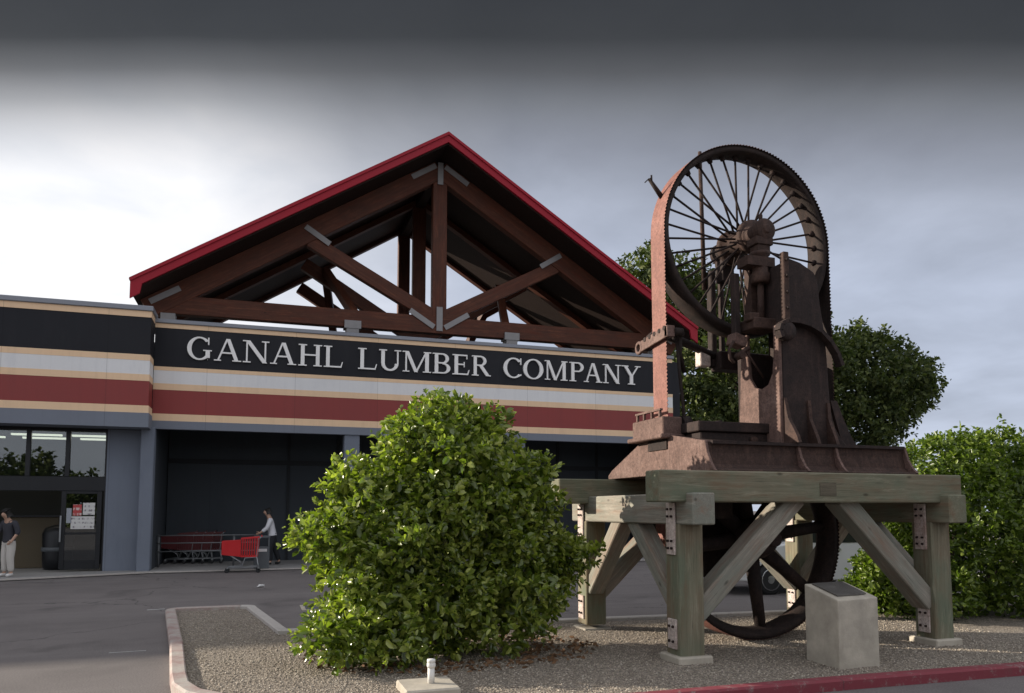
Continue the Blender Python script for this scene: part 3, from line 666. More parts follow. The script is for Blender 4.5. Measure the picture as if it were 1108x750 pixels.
# column: plates round an open core
CXL, CXR, CYF, CYR = 5.97, 6.74, 7.60, 8.42
lp = [(CYF, 2.44), (8.46, 2.44), (8.44, 2.6), (8.41, 2.9), (8.38, 3.3), (8.34, 3.9), (8.22, 3.9), (8.21, 3.55), (8.18, 3.32), (8.08, 3.19), (7.95, 3.15), (7.82, 3.19), (7.73, 3.32), (7.70, 3.55), (7.70, 3.9), (CYF, 3.9)]
MB().prism([(CXL-.03, y, zv) for y, zv in lp], (.05, 0, 0)).build('column_side', M['rust_pink'], K, bevel=.008)
MB().box(CXL+.48, CXL+.52, CYF+.06, CYR, 2.44, 3.95).build('core_shade', M['rust_black'], K)  # black sheet added inside the core so the side hole looks dark
fp = [(CXL+.022, 2.44), (6.93, 2.44), (6.84, 2.52), (6.74, 2.68), (6.69, 2.9), (6.67, 3.2), (6.66, 3.5), (6.64, 3.8), (6.62, 3.95), (6.58, 4.2), (6.55, 4.50), (6.50, 4.60), (6.30, 4.70), (6.12, 4.74), (6.05, 4.74), (6.05, 3.9), (CXL+.022, 3.86)]
MB().prism([(x, CYF, zv) for x, zv in fp], (0, .07, 0)).build('column_front', M['rust_dark'], K, bevel=.012)
MB().prism([(6.72, CYF+.07, 2.44), (6.66, CYF+.07, 3.1), (6.63, CYF+.07, 3.7), (6.58, CYF+.07, 4.15), (6.54, CYF+.07, 4.15), (6.54, CYF+.07, 2.44)], (0, .9, 0)).build('column_side', M['rust_dark'], K)
MB().box(CXL+.022, 6.6, 8.42, 8.5, 2.44, 3.7).build('column_rear', M['rust_dark'], K)
tp = MB().prism([(6.05, CYF+.07, 3.9), (6.56, CYF+.07, 3.9), (6.50, CYF+.07, 4.5), (6.30, CYF+.07, 4.64), (6.06, CYF+.07, 4.7)], (0, .38, 0)); tp.build('upper_casting', M['rust_dark'], K, bevel=.02)
# gussets at the foot of the column
for x, a, b in ((5.985, 7.34, 3.0), (6.33, 7.42, 2.98), (6.62, 7.44, 2.96)):
    MB().prism([(x, CYF, 2.44), (x, a, 2.44), (x, a+.03, 2.52), (x, (a+CYF)/2+.05, 2.75), (x, CYF-.02, b), (x, CYF, b)], (.045, 0, 0)).build('gusset', M['rust'], K)
MB().prism([(6.86, CYF+.01, 2.44), (7.08, CYF+.015, 2.44), (6.98, CYF+.015, 2.6), (6.88, CYF+.015, 2.8), (6.80, CYF+.015, 3.0), (6.70, CYF+.015, 3.0)], (0, .05, 0)).build('gusset', M['rust_dark'], K)
# curved counterweight lever across the front
pts = [(5.93, 3.72), (5.90, 3.80), (5.93, 3.88), (6.02, 3.93), (6.18, 3.93), (6.34, 3.90), (6.50, 3.83), (6.64, 3.71), (6.74, 3.57), (6.80, 3.42)]
mb = MB()
for (xa, za), (xb, zb) in zip(pts, pts[1:]): mb.beam((xa, 7.54, za), (xb, 7.54, zb), .11, .05, (0, 0, 1) if abs(xb-xa) > abs(zb-za) else (1, 0, 0))
mb.lathe((6.01, 7.54, 3.80), (0, -1, 0), [(-.05, .11), (.0, .12), (.05, .11), (.06, .05)], 18)
mb.build('lever', M['rust_dark'], K)
# bearing and its column in front of the wheel
HX, HZ = 6.09, 5.22; WY0, WY1 = 8.33, 8.67; WR = 1.27
mb = MB().lathe((6.02, 8.2, 5.19), (0, -1, 0), [(0, .14), (.03, .15), (.05, .125), (.22, .125), (.24, .145), (.32, .145), (.335, .12), (.335, .06), (.355, .05)], 22)
mb.box(5.87, 6.12, 7.87, 8.08, 4.99, 5.09); mb.box(5.90, 6.09, 7.89, 8.06, 4.90, 4.995); mb.cyl((6.02, 7.98, 5.3), (6.02, 7.98, 5.42), .025)
mb.build('front_bearing', M['rust'], K, bevel=.008)
mb = MB().lathe((5.97, 7.95, 4.5), (0, 0, 1), [(0, .105), (.03, .12), (.12, .12), (.14, .10), (.34, .10), (.36, .125), (.40, .125)], 20); mb.box(5.72, 6.12, 7.85, 8.08, 4.70, 4.82)
mb.build('screw_housing', M['rust'], K)
MB().box(5.90, 6.06, 8.06, 8.2, 3.92, 4.78).build('back_plate', M['rust'], K, bevel=.01)
MB().cyl((5.95, 7.93, 3.98), (5.97, 7.95, 4.52), .042).build('screw', M['rust'], K)
mb = MB().box(5.74, 6.10, 7.78, 8.1, 3.88, 4.02); mb.box(5.70, 5.84, 7.8, 7.95, 3.98, 4.08); mb.build('bracket', M['rust'], K, bevel=.012)
mb = MB().box(6.02, 6.10, 7.56, 7.64, 3.96, 4.80); mb.build('guide_bar', M['rust'], K, bevel=.008)
mb = MB()
for zz_ in (4.1, 4.3, 4.5, 4.7): mb.cyl((6.06, 7.53, zz_), (6.06, 7.565, zz_), .018, n=8)
mb.build('bolt', M['rust_dark'], K)
mb = MB().box(5.62, 5.70, 8.0, 8.1, 3.7, 4.62); mb.build('guide_bar', M['rust_dark'], K, bevel=.01)
# hanging pieces under the wheel
mb = MB().prism([(5.56, 7.96, 3.72), (5.74, 7.96, 3.67), (5.78, 7.96, 3.80), (5.60, 7.96, 3.86)], (0, .18, 0)); mb.build('shoe', M['rust_pink'], K, bevel=.01)
mb = MB().tube([(5.52, 7.9, 3.72), (5.45, 7.9, 3.62), (5.46, 7.9, 3.50), (5.52, 7.9, 3.45)], .02, 8); mb.cyl((5.62, 7.86, 3.55), (5.62, 7.98, 3.55), .045); mb.cyl((5.7, 7.9, 3.6), (5.98, 7.95, 3.3), .014, n=8)
mb.cyl((5.6, 7.92, 3.56), (5.75, 7.92, 3.66), .03); mb.build('link', M['rust'], K)
MB().cyl((6.02, 7.85, 3.18), (6.18, 7.9, 3.62), .02, n=8).build('link', M['rust'], K)
# rear bearing support, seen through the spokes
mb = MB().box(5.86, 5.94, 8.88, 9.0, 3.6, 4.95); mb.box(6.04, 6.10, 8.92, 9.0, 3.6, 4.9); mb.box(5.9, 6.75, 8.75, 9.0, 3.55, 3.8); mb.box(6.4, 6.7, 8.45, 8.98, 3.3, 3.6)
mb.build('rear_support', M['rust_dark'], K, bevel=.012)
mb = MB().lathe((6.09, 8.72, 5.22), (0, 1, 0), [(0, .15), (.3, .15), (.32, .12)], 20); mb.box(6.0, 6.18, 8.8, 8.98, 4.8, 5.12); mb.build('rear_bearing', M['rust_dark'], K)
MB().box(5.66, 5.82, 8.86, 9.0, 3.60, 3.84).build('bracket', M['plate'], K, bevel=.01)
MB().beam((5.75, 8.93, 3.80), (6.05, 8.93, 3.72), .06, .08).build('bracket_arm', M['rust_dark'], K)
MB().cyl((5.83, 9.0, 4.7), (5.80, 9.0, 6.68), .032, .026).build('tall_rod', M['rust'], K)
mb = MB().tube([(5.12, 8.9, 3.98), (5.0, 8.9, 4.0), (4.92, 8.9, 3.93), (4.89, 8.9, 3.8)], .06, 10); mb.tube([(5.1, 8.9, 3.98), (5.4, 8.9, 3.92), (5.9, 8.9, 3.75)], .055, 10); mb.build('guide_arm', M['rust_dark'], K)
mb = MB().cyl((4.93, 8.55, 5.72), (4.74, 8.55, 5.95), .035, .022, 8); mb.cyl((4.74, 8.55, 5.95), (4.68, 8.55, 5.89), .008, n=6); mb.cyl((4.78, 8.55, 5.9), (4.76, 8.52, 5.99), .012, n=6); mb.build('scraper', M['rust_black'], K)
mb = MB().cyl((6.75, 7.9, 4.55), (6.42, 7.9, 4.42), .035, .03, 10); mb.cyl((6.78, 7.95, 4.1), (6.78, 7.95, 4.5), .035, n=10); mb.cyl((6.78, 7.95, 4.4), (6.78, 7.95, 4.56), .05, n=10)
mb.cyl((6.6, 7.9, 4.05), (6.78, 7.95, 4.12), .04, n=10); mb.build('side_fitting', M['rust_dark'], K)
# upper wheel
uw = MB(); rim = [(WY0, WR), (WY1, WR), (WY1, WR-.045), (8.55, WR-.075), (8.45, WR-.075), (WY0, WR-.07)]
uw.lathe((HX, 0, HZ), (0, 1, 0), [(y, r) for y, r in rim], 96, closed=True)
upper = uw.build('upper_wheel', M['rust_black'], K)
mb = MB().lathe((HX, 8.20, HZ), (0, 1, 0), [(0, .12), (.015, .225), (.07, .235), (.09, .19), (.14, .15), (.40, .15), (.45, .22), (.47, .24), (.52, .24), (.53, .12)], 28); mb.build('hub', M['rust'], upper)
mb = MB(); NS = 36
for k in range(NS):
    a = 2*math.pi*(k+.3)/NS; c, si = math.cos(a), math.sin(a); yh = 8.36 if k % 2 == 0 else 8.56
    mb.cyl((HX+c*.19, yh, HZ+si*.19), (HX+c*(WR-.06), 8.5, HZ+si*(WR-.06)), .0145, n=8)
    mb.cyl((HX+c*(WR-.13), 8.5, HZ+si*(WR-.13)), (HX+c*(WR-.06), 8.5, HZ+si*(WR-.06)), .028, .05, n=10)
mb.build('spokes', M['rust_dark'], upper)
# lower wheel and pulley
LX, LZ = 6.10, 1.29
lw = MB().lathe((LX, 0, LZ), (0, 1, 0), [(8.32, WR), (8.68, WR), (8.68, WR-.06), (8.56, WR-.13), (8.44, WR-.13), (8.32, WR-.06)], 96, closed=True)
lower = lw.build('lower_wheel', M['rust_black'], K)
MB().lathe((LX, 8.15, LZ), (0, 1, 0), [(0, .12), (.01, .2), (.1, .22), (.14, .26), (.5, .26), (.6, .2), (.61, .1)], 24).build('hub', M['rust_dark'], lower)
mb = MB()
for k in range(8):
    a = R(-83+45*k); c, si = math.cos(a), math.sin(a); p = Vector((LX+c*.2, 8.5, LZ+si*.2)); q = Vector((LX+c*(WR-.1), 8.5, LZ+si*(WR-.1)))
    mb.tube([p, p.lerp(q, .5), q], [.105, .085, .075], 10)
mb.build('spokes', M['rust_black'], lower)
MB().lathe((LX-.15, 8.95, LZ+.05), (0, 1, 0), [(0, .50), (.0, .58), (.02, .62), (.32, .62), (.34, .58), (.34, .3), (.2, .28), (.2, .1)], 40).build('drive_pulley', M['rust_black'], K)
MB().cyl((LX, 7.95, LZ), (LX, 9.6, LZ), .09).build('shaft', M['rust_dark'], K)
mb = MB().box(5.35, 6.9, 8.75, 8.9, 1.75, 2.08); mb.box(5.2, 5.45, 7.9, 9.5, 1.55, 2.08); mb.box(5.0, 5.6, 8.8, 9.2, 1.2, 2.0); mb.build('under_frame', M['rust_black'], K)
# saw blade loop with teeth on its front edge
path = []
step = .0235
nA = int(math.pi*WR/step)
for i in range(nA): a = math.pi*i/nA; path.append((HX+WR*math.cos(a), HZ+WR*math.sin(a)))
nS = int((HZ-LZ)/step)
for i in range(nS): f = i/nS; path.append((HX-WR+(LX-HX)*f, HZ+(LZ-HZ)*f))
for i in range(nA): a = math.pi+math.pi*i/nA; path.append((LX+WR*math.cos(a), LZ+WR*math.sin(a)))
for i in range(nS): f = i/nS; path.append((LX+WR+(HX-LX)*f, LZ+(HZ-LZ)*f))
if len(path) % 2: path.pop()
vs = []; cxm, czm = HX, (HZ+LZ)/2
for i, (x, zv) in enumerate(path):
    if zv > HZ: d = Vector((x-HX, 0, zv-HZ)).normalized()
    elif zv < LZ: d = Vector((x-LX, 0, zv-LZ)).normalized()
    else: d = Vector((math.copysign(1, x-cxm), 0, 0))
    p = Vector((x, 0, zv))+d*.006
    vs += [(p.x, 8.295 if i % 2 else 8.322, p.z), (p.x, 8.34, p.z), (p.x, 8.655, p.z)]
n = len(path); fs = []
for i in range(n):
    j = (i+1) % n; fs += [(3*i, 3*j, 3*j+1, 3*i+1), (3*i+1, 3*j+1, 3*j+2, 3*i+2)]
bl = MB().add(vs, fs, None, False).build('saw_blade', M['blade'], K, solid=.002)
vi = []
for i, (x, zv) in enumerate(path):
    o_ = Vector(vs[3*i+1]); d = Vector((x-o_.x, 0, zv-o_.z)).normalized(); vi += [tuple(Vector(vs[3*i+q])+d*.0035) for q in range(3)]
MB().add(vi, fs, None, False).build('inner_face', M['rust_black'], bl, solid=.002)
# upper blade guide: drilled bar clamped across the blade
ug = MB()
ug.beam((4.765, 8.86, 3.80), (4.765, 8.18, 3.86), .03, .14); ug.beam((4.84, 8.74, 3.81), (4.84, 8.18, 3.86), .03, .12); ug.box(4.75, 4.86, 8.17, 8.24, 3.79, 3.93)
ug.lathe((4.765, 8.92, 3.79), (1, 0, 0), [(-.02, .09), (.02, .09), (.02, .05), (-.02, .05)], 18, closed=True)
ugo = ug.build('upper_guide', M['rust_pink'], K, bevel=.006)
mb = MB()
for k in range(5): y = 8.24+k*.125; mb.cyl((4.742, y, 3.905-.01*k), (4.79, y, 3.905-.01*k), .03, n=10)
mb.build('bolt', M['rust_dark'], ugo)
mb = MB()
mb.cyl((4.86, 8.2, 3.86), (4.98, 8.2, 3.86), .05); mb.tube([(4.98, 8.25, 3.92), (5.0, 8.3, 3.6), (5.12, 8.4, 3.4)], .03, 8); mb.tube([(4.98, 8.2, 3.84), (5.1, 8.6, 3.9), (5.3, 8.9, 3.94)], .035, 8); mb.build('guide_arm', M['rust_black'], K)
for x in (4.98, ): MB().tube([(4.96, 8.3, 3.8), (5.0, 8.3, 3.3), (5.05, 8.3, 2.8), (5.1, 8.3, 2.7)], .022, 8).build('hose', M['rust_black'], K)

# ------------------------------------------------------------------ monument and vent pipe
MN = thing('monument_block', (6.2, 7.0, 0), 'pale concrete block with sloping plaque in front of the saw', 'monument')
a, b, c, d = (5.82, 7.12), (5.78, 6.56), (6.34, 6.60), (6.40, 7.16)
mb = MB(); zt = (.83, .71, .72, .84); vs = [(*p, -.02) for p in (a, b, c, d)]+[(*p, zz_) for p, zz_ in zip((a, b, c, d), zt)]
mb.add(vs, [(0, 1, 2, 3), (4, 7, 6, 5), (0, 4, 5, 1), (1, 5, 6, 2), (2, 6, 7, 3), (3, 7, 4, 0)]); mb.build('block', M['concrete'], MN, bevel=.012, seg=2)
pq = [(5.89, 7.08, .826), (5.865, 6.66, .737), (6.26, 6.68, .747), (6.32, 7.10, .834)]
MB().prism(pq, (0, 0, .012)).build('plaque', M['bronze'], MN)
VP = thing('vent_pipe', (1.6, 7.1, 0), 'short white capped pipe standing on a square concrete pad', 'pipe')
MB().box(1.28, 1.78, 6.75, 7.25, -.02, .07).build('pad', M['concrete'], VP, bevel=.015)
MB().cyl((1.56, 7.0, .07), (1.56, 7.0, .21), .032).build('pipe', M['plastic_white'], VP)
MB().lathe((1.56, 7.0, .21), (0, 0, 1), [(0, .035), (.015, .041), (.035, .041), (.05, .034), (.055, .04), (.075, .038), (.08, .01)], 16).build('cap', M['plastic_white'], VP)

# ------------------------------------------------------------------ foliage
def leaf_mesh(name, P, D, size, m, parent, wid=.52, fold=.22):
    n = len(P); D = D/np.linalg.norm(D, axis=1)[:, None]
    r = rng.normal(size=(n, 3)); S_ = np.cross(D, r); S_ /= np.linalg.norm(S_, axis=1)[:, None]+1e-9
    U = np.cross(S_, D); U *= np.sign(U[:, 2:3]+.25); L = size[:, None]
    w = L*wid*rng.uniform(.8, 1.2, (n, 1)); mid = P+D*L*.45
    a, b = P+D*L*.28, P+D*L*.70; cu = U*L*.05
    v = np.stack([P, a+S_*w*.46+U*w*fold, b+S_*w*.44+U*w*fold*.8-cu*.4, P+D*L-cu*1.6, b-S_*w*.44+U*w*fold*.8-cu*.4, a-S_*w*.46+U*w*fold], 1).reshape(-1, 3)
    i = np.arange(n)*6
    f = np.concatenate([np.stack([i, i+1, i+2, i+3], 1), np.stack([i, i+3, i+4, i+5], 1)])
    return raw_mesh(name, v, f, m, parent)
def inside_lobes(p, lobes, k, skip=None):
    r = np.zeros(len(p), bool)
    for j, (c, rad) in enumerate(lobes):
        q = (p-np.array(c))/np.array(rad); ins = (q*q).sum(1) < k*k
        if skip is not None: ins &= (skip != j)
        r |= ins
    return r
def shoots(lobes, n, leaves, length, lsize, shell=(.86, 1.04), up=.45, inner=0, zmin=.03, spread=.9, bump_=.10):
    A = np.array([(r[0]*r[1]*r[2])**(2/3) for c, r in lobes]); A /= A.sum()
    idx = rng.choice(len(lobes), n, p=A); d = rng.normal(size=(n, 3)); d /= np.linalg.norm(d, axis=1)[:, None]
    C = np.array([c for c, r in lobes])[idx]; Rr = np.array([r for c, r in lobes])[idx]
    bm_ = 1+bump_*np.sin(d[:, 0]*7+idx*2.1)*np.cos(d[:, 2]*6+d[:, 1]*5+idx)
    base = C+d*Rr*(rng.uniform(*shell, n)*bm_)[:, None]
    keep = ~inside_lobes(base, lobes, .82, idx) & (base[:, 2] > zmin); base, d = base[keep], d[keep]
    m = len(base); ax = d+np.array([0, 0, up])+rng.normal(size=(m, 3))*.35; ax /= np.linalg.norm(ax, axis=1)[:, None]
    t = rng.uniform(0, 1, (m, leaves)); L = rng.uniform(.7, 1.3, m)*length
    pos = base[:, None]+ax[:, None]*(t*L[:, None])[:, :, None]+rng.normal(size=(m, leaves, 3))*.012
    out = rng.normal(size=(m, leaves, 3)); out -= ax[:, None]*(out*ax[:, None]).sum(2)[:, :, None]; out /= np.linalg.norm(out, axis=2)[:, :, None]
    D = out*spread+ax[:, None]*(.35+t[:, :, None]*.6)
    sz = lsize*rng.uniform(.5, 1.4, (m, leaves))*(1.05-.35*t)
    pos, D, sz = pos.reshape(-1, 3), D.reshape(-1, 3), sz.ravel()
    if inner:
        idx = rng.choice(len(lobes), inner, p=A); dd = rng.normal(size=(inner, 3)); dd /= np.linalg.norm(dd, axis=1)[:, None]
        C = np.array([c for c, r in lobes])[idx]; Rr = np.array([r for c, r in lobes])[idx]
        pi = C+dd*Rr*(rng.uniform(.35, .85, inner))[:, None]; k = pi[:, 2] > zmin
        pos = np.concatenate([pos, pi[k]]); D = np.concatenate([D, rng.normal(size=(k.sum(), 3))+dd[k]*.6]); sz = np.concatenate([sz, lsize*rng.uniform(.9, 1.5, k.sum())])
    k = pos[:, 2] > .012
    return pos[k], D[k], sz[k]
def stems(parent, root, tips, r0, m, name='stem'):
    mb = MB()
    for t in tips:
        a, b = Vector(root), Vector(t); a = a+Vector((random.uniform(-.15, .15), random.uniform(-.15, .15), 0))*min(1, r0*12)
        mid = a.lerp(b, .5)+Vector((random.uniform(-.12, .12), random.uniform(-.12, .12), .12))*(b-a).length*.5
        mb.tube([a, a.lerp(mid, .55)+Vector((0, 0, .05)), mid, mid.lerp(b, .6), b], [r0, r0*.8, r0*.6, r0*.4, r0*.15], 7)
    return mb.build(name, m, parent)
# big glossy shrub at the left of the stand
SH = thing('leafy_shrub', (2.15, 8.95, 0), 'large rounded glossy green shrub on gravel left of the stand', 'shrub')
lob = [((2.08, 8.95, 1.1), (1.12, .85, 1.12)), ((2.05, 8.9, 2.1), (.78, .72, .72)), ((1.32, 8.75, 1.65), (.62, .65, .55)), ((2.72, 8.9, 1.6), (.66, .7, .72)),
       ((2.98, 8.85, .95), (.52, .6, .58)), ((1.25, 8.7, .85), (.6, .65, .55)), ((1.75, 8.45, .6), (.65, .5, .55)), ((2.6, 8.4, .62), (.62, .5, .56)), ((1.62, 8.8, 2.45), (.36, .4, .34)), ((2.2, 8.8, 2.52), (.40, .42, .34)),
       ((.95, 8.8, 1.28), (.40, .45, .28)), ((2.72, 8.8, 2.2), (.38, .42, .36)), ((3.5, 8.8, 1.15), (.28, .35, .18)), ((1.08, 8.6, 1.9), (.24, .3, .22)), ((1.1, 8.3, .28), (.40, .35, .24)),
       ((1.75, 8.3, 1.45), (.5, .35, .4)), ((2.5, 8.3, 1.6), (.5, .35, .45)), ((2.1, 8.4, 2.2), (.45, .4, .38)), ((2.92, 8.4, .55), (.40, .35, .4)), ((2.02, 8.85, 2.74), (.22, .3, .18))]
def lumps(lobes, n, r0, r1):
    out = []
    while len(out) < n:
        c, r = random.choice(lobes); d = Vector((random.gauss(0, 1), random.gauss(-.25, 1), random.gauss(.2, 1))).normalized()
        p = [c[k]+d[k]*r[k]*1.0 for k in range(3)]
        if p[2] > .25 and not inside_lobes(np.array([p]), lobes, .9)[0]:
            q = random.uniform(r0, r1); out.append((tuple(p), (q*1.1, q, q*random.uniform(.6, .9))))
    return out
main = [((c[0]+.05, c[1], c[2]*.95), (r[0]*.93, r[1]*.93, r[2]*.9)) for c, r in lob]
main.append(((3.78, 8.8, 1.08), (.22, .3, .14)))
lob = main+[l for l in lumps(main, 95, .13, .30) if l[0][0]-l[1][0] > .32 and l[0][0]+l[1][0] < 3.76]
P, D, sz = shoots(lob, 5200, 9, .16, .096, inner=13000, bump_=.10, up=.6)
for (x, y, z0_, L_, tx, ty) in ((2.05, 8.8, 2.66, .34, .05, 0), (1.66, 8.7, 2.45, .3, -.12, 0), (2.5, 8.8, 2.5, .22, .12, 0), (.95, 8.6, 2.0, .25, -.15, 0), (3.62, 8.7, 1.15, .16, .18, -.05), (.75, 8.5, 1.35, .22, -.2, 0), (3.3, 8.6, 1.9, .26, .15, 0)):
    k = 22; t = np.linspace(0, 1, k); ps = np.stack([x+t*tx+rng.normal(size=k)*.015, y+t*ty+rng.normal(size=k)*.015, z0_+t*L_], 1)
    P = np.concatenate([P, ps]); D = np.concatenate([D, rng.normal(size=(k, 3))+[0, 0, .6]]); sz = np.concatenate([sz, .10-.04*t])
leaf_mesh('foliage', P, D, sz, M['leaf_shrub'], SH)
stems(SH, (2.15, 8.95, 0), [(x+random.uniform(-.3, .3), y, zv+.2) for (x, y, zv), r in lob[:9]], .045, M['bark'])
# fallen leaves around its foot
n = 900; an = rng.uniform(0, 6.28, n); rr = rng.uniform(.9, 1.75, n)
LP = np.stack([2.25+np.cos(an)*rr, 8.8+np.sin(an)*rr*.7, rng.uniform(.008, .03, n)], 1); LD = rng.normal(size=(n, 3)); LD[:, 2] *= .15
tag(leaf_mesh('fallen_leaves', LP, LD, rng.uniform(.04, .08, n), M['litter'], None), kind='stuff')
# shrubs behind the right of the stand
def shrub(name, lobes, n, label, leaf=.095, inner=6000, tips=None, leaves=12, sprig=()):
    c = lobes[0][0]; T = thing(name, (c[0], c[1], 0), label, 'shrub')
    P, D, sz = shoots(lobes, n, leaves, .20, leaf, inner=inner)
    for (x, y, z0_, z1_) in sprig:
        k = 26; t = np.linspace(0, 1, k); ps = np.stack([np.full(k, x)+rng.normal(size=k)*.02, np.full(k, y)+rng.normal(size=k)*.02, z0_+t*(z1_-z0_)], 1)
        P = np.concatenate([P, ps]); D = np.concatenate([D, rng.normal(size=(k, 3))+[0, 0, .7]]); sz = np.concatenate([sz, np.full(k, .09)])
    leaf_mesh('foliage', P, D, sz, M['leaf_hedge'], T)
    st = stems(T, (c[0], c[1], 0), [(p[0], p[1], p[2]+.3) for p, r in lobes], .04, M['bark'])
    return T
shrub('garden_shrub', [((10.55, 9.6, 1.1), (1.1, 1.0, 1.15)), ((10.6, 9.7, 1.95), (.95, .8, .75)), ((11.7, 9.7, 1.5), (1.0, .9, 1.25)), ((11.0, 9.6, 2.3), (.55, .6, .5)), ((9.75, 9.3, .42), (.55, .7, .42)), ((12.2, 9.8, 2.3), (.7, .7, .6)),
      ((10.0, 9.4, 1.75), (.5, .5, .5)), ((11.6, 8.7, .8), (.9, .8, .8))], 3300, 'tall bright-topped shrub behind the right-hand post of the stand', sprig=((11.05, 9.6, 2.6, 3.05), (12.25, 9.8, 2.75, 3.25)))
shrub('garden_shrub', [((10.2, 10.3, .45), (.5, .55, .4)), ((9.7, 10.2, .22), (.35, .4, .2)), ((10.6, 10.4, .85), (.45, .5, .45))], 900, 'low dark shrub between the saw wheel and white vehicle', inner=2500)
shrub('garden_shrub', [((14.0, 9.7, 1.3), (1.3, 1.1, 1.35)), ((14.5, 9.9, 2.3), (1.1, .9, .85)), ((13.2, 9.5, 2.1), (.7, .7, .7))], 1700, 'dark leafy shrub cut by the right edge of view', inner=4000)
# oak behind the saw
TR = thing('oak_tree', (26.5, 33, 0), 'large dark evergreen oak rising beyond the saw and store end', 'tree')
tl = [((21.2, 33, 8.6), (3.0, 3.0, 2.8)), ((18.9, 33, 12.2), (1.7, 2.2, 1.7)), ((22.0, 33.5, 10.8), (2.6, 3.0, 1.9)), ((25.2, 33.5, 10.2), (2.6, 3.0, 2.0)), ((31.2, 33, 8.3), (2.6, 2.8, 2.4)), ((33.2, 33.2, 8.0), (1.8, 2.2, 1.1)),
      ((30.4, 32.6, 10.0), (1.4, 1.8, .9)), ((30.4, 32.6, 6.4), (2.4, 2.4, 1.2)), ((20.2, 33, 6.3), (2.4, 2.4, 2.0)), ((25.5, 33, 8.0), (3.4, 3.0, 2.8)), ((34.3, 33.2, 8.5), (.9, 1.2, .5)), ((28.8, 33, 9.3), (1.0, 1.4, 1.2)), ((23, 32.5, 6.0), (2.5, 2.2, 1.6)), ((28.3, 33, 7.6), (2, 2.4, 2.2))]
P, D, sz = shoots(tl+lumps(tl, 60, .35, 1.0), 8200, 9, .50, .27, shell=(.7, 1.12), up=.2, inner=13000, zmin=2, spread=1.0, bump_=.14)
leaf_mesh('crown', P, D, sz, M['leaf_tree'], TR, wid=.5)
MB().tube([(26.5, 33, -.1), (26.4, 33, 1.5), (26.2, 33.1, 3.4), (25.8, 33, 5.5)], [.7, .5, .42, .34], 12).build('trunk', M['bark'], TR)
stems(TR, (26.2, 33, 3.6), [c for c, r in tl], .24, M['bark'], 'limbs')

# wood across the car park, which the store windows mirror
wl_ = [((-34+k*3.1+random.uniform(-1.4, 1.4), -42+random.uniform(-4, 4), random.uniform(2.0, 4.6)), (random.uniform(1.7, 3.0), 2.2, random.uniform(2.0, 3.6))) for k in range(22)]
P, D, sz = shoots(wl_, 3200, 6, .8, .6, shell=(.6, 1.08), up=.2, inner=5000, zmin=.2, bump_=.15)
tag(leaf_mesh('far_trees', P, D, sz, M['leaf_tree'], None, wid=.6), kind='stuff')

# ------------------------------------------------------------------ white vehicle behind the saw
CV = thing('parked_car', (11.6, 13.9, GA), 'white estate car parked beyond the gravel bed, partly hidden', 'car')
x0, y0_, y1_ = 9.05, 13.05, 14.8
side = [(0, .30), (.02, .62), (.12, .86), (.9, .98), (1.25, 1.02), (1.75, 1.44), (2.2, 1.52), (3.7, 1.50), (4.25, 1.42), (4.45, .95), (4.5, .6), (4.45, .30), (4.05, .26)]
def arch(cx): return [(cx+.37*math.cos(R(a)), .30+.37*math.sin(R(a))) for a in range(0, 181, 20)]
poly = side+arch(3.62)+[(3.2, .24), (1.25, .24)]+arch(.82)+[(.4, .26)]
MB().prism([(x0+px_, y0_, GA+pz) for px_, pz in poly], (0, y1_-y0_, 0)).build('body', M['carwhite'], CV, bevel=.04, seg=2)
for (pa, yy, nm) in (([(1.42, 1.04), (1.83, 1.38), (2.35, 1.44), (2.35, 1.02)], y0_, 'side_window'), ([(2.42, 1.02), (2.42, 1.44), (3.3, 1.43), (3.3, 1.02)], y0_, 'side_window'), ([(3.37, 1.02), (3.37, 1.43), (3.72, 1.42), (4.1, 1.36), (4.22, 1.02)], y0_, 'side_window')):
    MB().prism([(x0+a_, yy-.008, GA+b_) for a_, b_ in pa], (0, .02, 0)).build(nm, M['carglass'], CV)
MB().prism([(x0+1.27, y0_+.14, GA+1.06), (x0+1.27, y1_-.14, GA+1.06), (x0+1.72, y1_-.22, GA+1.43), (x0+1.72, y0_+.22, GA+1.43)], (-.02, 0, .012)).build('windscreen', M['carglass'], CV)
for cx in (.82, 3.62):
    for yy in (y0_+.1, y1_-.1):
        wl = MB().lathe((x0+cx, yy, GA+.30), (0, 1, 0), [(-.1, .22), (-.1, .27), (-.07, .31), (.07, .31), (.1, .27), (.1, .22)], 26).build('wheel', M['rubber'], CV)
        rm = MB().lathe((x0+cx, yy, GA+.30), (0, 1, 0), [(-.105, .03), (-.115, .05), (-.10, .08), (-.095, .19), (-.108, .22), (-.05, .215)], 22, caps=True)
        rm.build('rim', M['chrome'], wl)
MB().box(x0-.005, x0+.1, y0_+.08, y0_+.42, GA+.62, GA+.76).build('headlight', M['carglass'], CV)
MB().box(x0-.03, x0+.06, y0_+.1, y1_-.1, GA+.30, GA+.46).build('bumper', M['plastic_grey'], CV)
MB().box(x0+1.35, x0+1.6, y0_-.16, y0_-.02, GA+1.0, GA+1.14).build('wing_mirror', M['carwhite'], CV, bevel=.03)
for xx in (2.36, 3.31): MB().box(x0+xx+.02, x0+xx+.2, y0_-.022, y0_-.004, GA+.86, GA+.9).build('door_handle', M['chrome'], CV)

